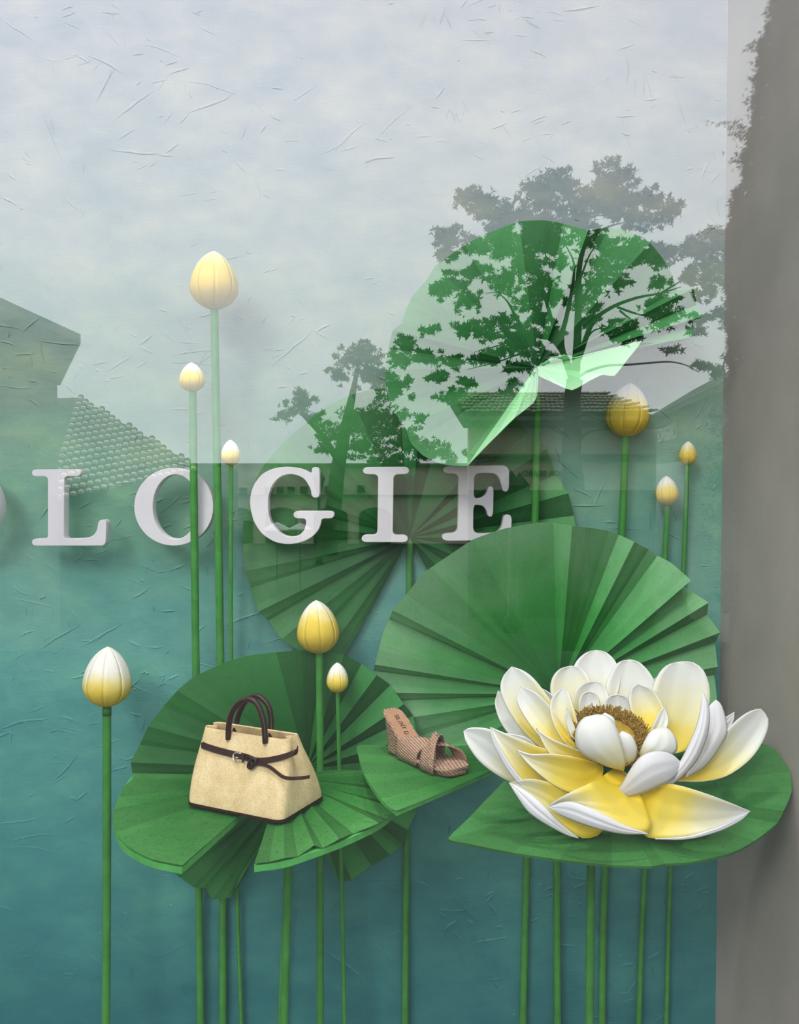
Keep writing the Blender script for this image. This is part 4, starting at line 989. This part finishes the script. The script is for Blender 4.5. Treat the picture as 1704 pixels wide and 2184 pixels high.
for i, (pts, w0, w1, wob) in enumerate([
    ([(822,960),(832,800),(836,650),(840,500),(870,400),(940,345),(1020,320)], 30, 3, -.4),
    ([(815,960),(790,860),(730,780),(640,760),(590,690),(555,630),(510,590)], 22, 3, .8),
    ([(815,950),(770,800),(790,690),(812,580),(818,480),(780,400)], 22, 3, .5),
    ([(700,690),(620,640),(540,600),(470,600)], 10, 2, .6), ([(760,800),(700,600),(660,480),(640,400)], 14, 2, .9),
    ([(838,860),(890,720),(960,660),(1060,620),(1160,600),(1240,575)], 18, 3, -.8), ([(860,790),(900,745),(970,735)], 8, 2, -.5),
    ([(990,655),(1080,685),(1160,690),(1235,715)], 8, 2, -1), ([(1000,670),(1060,720),(1090,765)], 7, 2, -1),
    ([(835,930),(880,905),(950,885),(1050,880),(1180,870),(1250,880),(1310,910)], 10, 3, -1.2),
    ([(806,1165),(770,1150),(720,1128),(650,1105)], 12, 4, .5), ([(842,1175),(870,1150),(920,1138),(1010,1130),(1150,1130),(1200,1110)], 11, 4, -.6),
    ([(838,640),(900,560),(980,500),(1080,440)], 12, 2, -.5), ([(838,560),(880,450),(920,400)], 8, 2, -.5), ([(600,720),(500,760),(440,740)], 7, 2, .8),
    ([(790,860),(650,830),(520,870),(400,900)], 9, 2, .8), ([(640,760),(540,800),(430,830)], 8, 2, .9), ([(1020,320),(1100,300),(1200,260)], 5, 2, -1), ([(1160,600),(1260,540),(1340,500)], 7, 2, -1.2)]):
    limb(pts, w0/1.844*1.25, w1/1.844*1.2, dT, pine, 'bough', wob, i)
cl = [(980,150,95,80),(960,245,115,85),(760,160,80,62),(850,240,85,75),(700,230,60,50),(440,245,85,60),(510,275,80,55),(390,215,55,38),(600,300,85,55),(700,300,90,60),(830,330,85,50),(1120,240,80,62),(1060,315,80,50),(1180,300,60,50),(1225,255,28,22),
  (310,440,52,42),(330,560,72,42),(285,590,48,38),(440,420,80,45),(420,520,75,50),(560,420,90,60),(640,490,85,65),(520,350,70,40),(400,630,62,55),(390,740,58,38),(470,750,75,50),(560,720,72,50),(480,850,80,40),(160,800,68,42),(250,745,42,26),(140,860,60,40),(240,850,70,40),(350,870,60,35),(610,890,75,38),(690,850,60,40),(360,990,50,26),(310,1015,50,24),(220,1090,34,20),(400,950,50,24),(560,990,40,22),(585,955,40,20),(300,930,60,26),
  (960,480,95,60),(1050,430,90,50),(1150,450,75,48),(900,560,65,40),(1000,560,60,36),(1150,560,55,34),(880,705,48,34),(1000,770,50,22),(1070,760,34,18),(1300,440,95,65),(1380,395,90,55),(1360,520,95,65),(1270,540,50,40),(1350,600,65,38),(1320,700,55,26),(1380,680,44,30),(1200,825,44,18),(1300,745,50,26),(1330,890,48,24),(1385,910,36,28),(740,620,55,42),(690,700,65,50),(640,630,65,48),(550,560,75,52),(770,480,55,42),(720,390,60,45),(860,400,70,40),(930,390,60,40),(690,560,70,50),(620,800,70,45),(560,820,60,35),(740,760,50,40)]
cl = [(780+x/1.844, 300+y/1.844, a/1.844, b/1.844) for x, y, a, b in cl]
cl += [(1215+a, 650+b, 46, 30) for a, b in ((random.uniform(-330, 230), random.uniform(-250, 90)) for _ in range(16)) if (a/340)**2+(b/300)**2 < 1]
needles(pine, cl, dT, .125, .058, M['needle'], depth=.75, seed=3)
lp = thing('pine_tree', V(700,1110,34).xy.to_3d() + Vector((0,0,GZ)), 'smaller pine tree mirrored over the upper left of the hindmost leaf', 'tree')
MB().tube([(lp.location.x, lp.location.y, GZ), tuple(V(720,1000,34)), tuple(V(740,900,34)), tuple(V(760,800,34))], [.35,.28,.2,.08], 8).build('trunk', M['bark'], lp, True)
MB().tube([tuple(V(725,985,34)), tuple(V(680,920,34)), tuple(V(640,880,34))], [.16,.1,.05], 7).build('bough', M['bark'], lp, True)
needles(lp, [(640,862,42,26),(605,885,28,16),(668,895,34,20),(640,840,22,12),(765,765,50,34),(720,800,30,22),(800,800,50,36),(840,830,44,36),(780,745,30,20),(700,925,44,26),(760,905,60,40),(820,900,62,44),(870,940,50,34),(780,955,56,28),(905,955,44,26),(690,958,28,14),(950,970,44,20),(850,985,60,18)], 34, .17, .11, M['needle'], depth=1.5, seed=5)
# tall clipped hedge close on the right
hd = thing('tall_hedge', (3.4, 2*GLASS-6.4, 0), 'tall dark hedge mirrored down the right edge of the pane', 'hedge')
dH = 6.0
edge = [(1668,-500),(1665,-120),(1652,0),(1640,60),(1618,120),(1622,180),(1605,225),(1618,258),(1600,285),(1592,330),(1588,380),(1570,430),(1560,480),(1548,540),(1556,700),(1560,850),(1545,1000),(1540,1150),(1545,1300)]
P = [V(x+14, y, dH) for x, y in edge]; P[-1].z = 0
far = Vector((5.2, 0, 0))
vs = []; fs = []
for p in P: vs += [p, Vector((5.2, p.y, p.z)), Vector((5.2, p.y-1.2, p.z)), Vector((p.x*1.2+.15, p.y-1.2, p.z))]
for i in range(len(P)-1):
    for k in range(4): fs.append((i*4+k, i*4+(k+1) % 4, (i+1)*4+(k+1) % 4, (i+1)*4+k))
fs += [(0,1,2,3)]
mesh('hedge_core', vs, fs, M['hedge'], hd)
R = random.Random(11); vs, fs = [], []
E = resample([Vector((x, y, 0)) for x, y in edge], 400)
for i in range(9500):
    e = R.choice(E); inw = abs(R.gauss(0, 1))*15 - 9 - 7*math.sin(e.y*.043)*math.sin(e.y*.117)
    if R.random() < .06: inw -= R.uniform(4, 18)
    c = V(e.x+inw+6, e.y+R.uniform(-8, 8), dH + R.uniform(-.25,.25))
    for _ in range(3):
        dr = Vector((R.gauss(-.4,1), R.gauss(0,1), R.gauss(.3,1))).normalized(); l = R.uniform(.016,.046)
        s = dr.cross(Vector((R.gauss(0,1),R.gauss(0,1),R.gauss(0,1)))).normalized()*l*.2; k = len(vs)
        vs += [c-s, c+s, c+dr*l]; fs.append((k,k+1,k+2))
for (x, y, sx, sy, n) in ((1560,268,34,10,60),(1580,290,24,14,60),(1612,205,18,16,40),(1575,340,16,18,40),(1565,440,16,14,40),(1600,100,10,10,20),(1520,1000,20,140,200),(1512,1120,20,80,150),(1525,860,16,60,120)):
    for _ in range(n):
        c = V(x+R.gauss(0,.6)*sx, y+R.gauss(0,.6)*sy, dH+R.uniform(-.2,.2))
        for _b in range(3):
            dr = Vector((R.gauss(-.6,1), R.gauss(0,1), R.gauss(0,1))).normalized(); l = R.uniform(.012,.032)
            s = dr.cross(Vector((R.gauss(0,1),R.gauss(0,1),R.gauss(0,1)))).normalized()*l*.18; k = len(vs)
            vs += [c-s, c+s, c+dr*l]; fs.append((k,k+1,k+2))
mesh('foliage', vs, fs, M['hedge'], hd, kind='stuff')
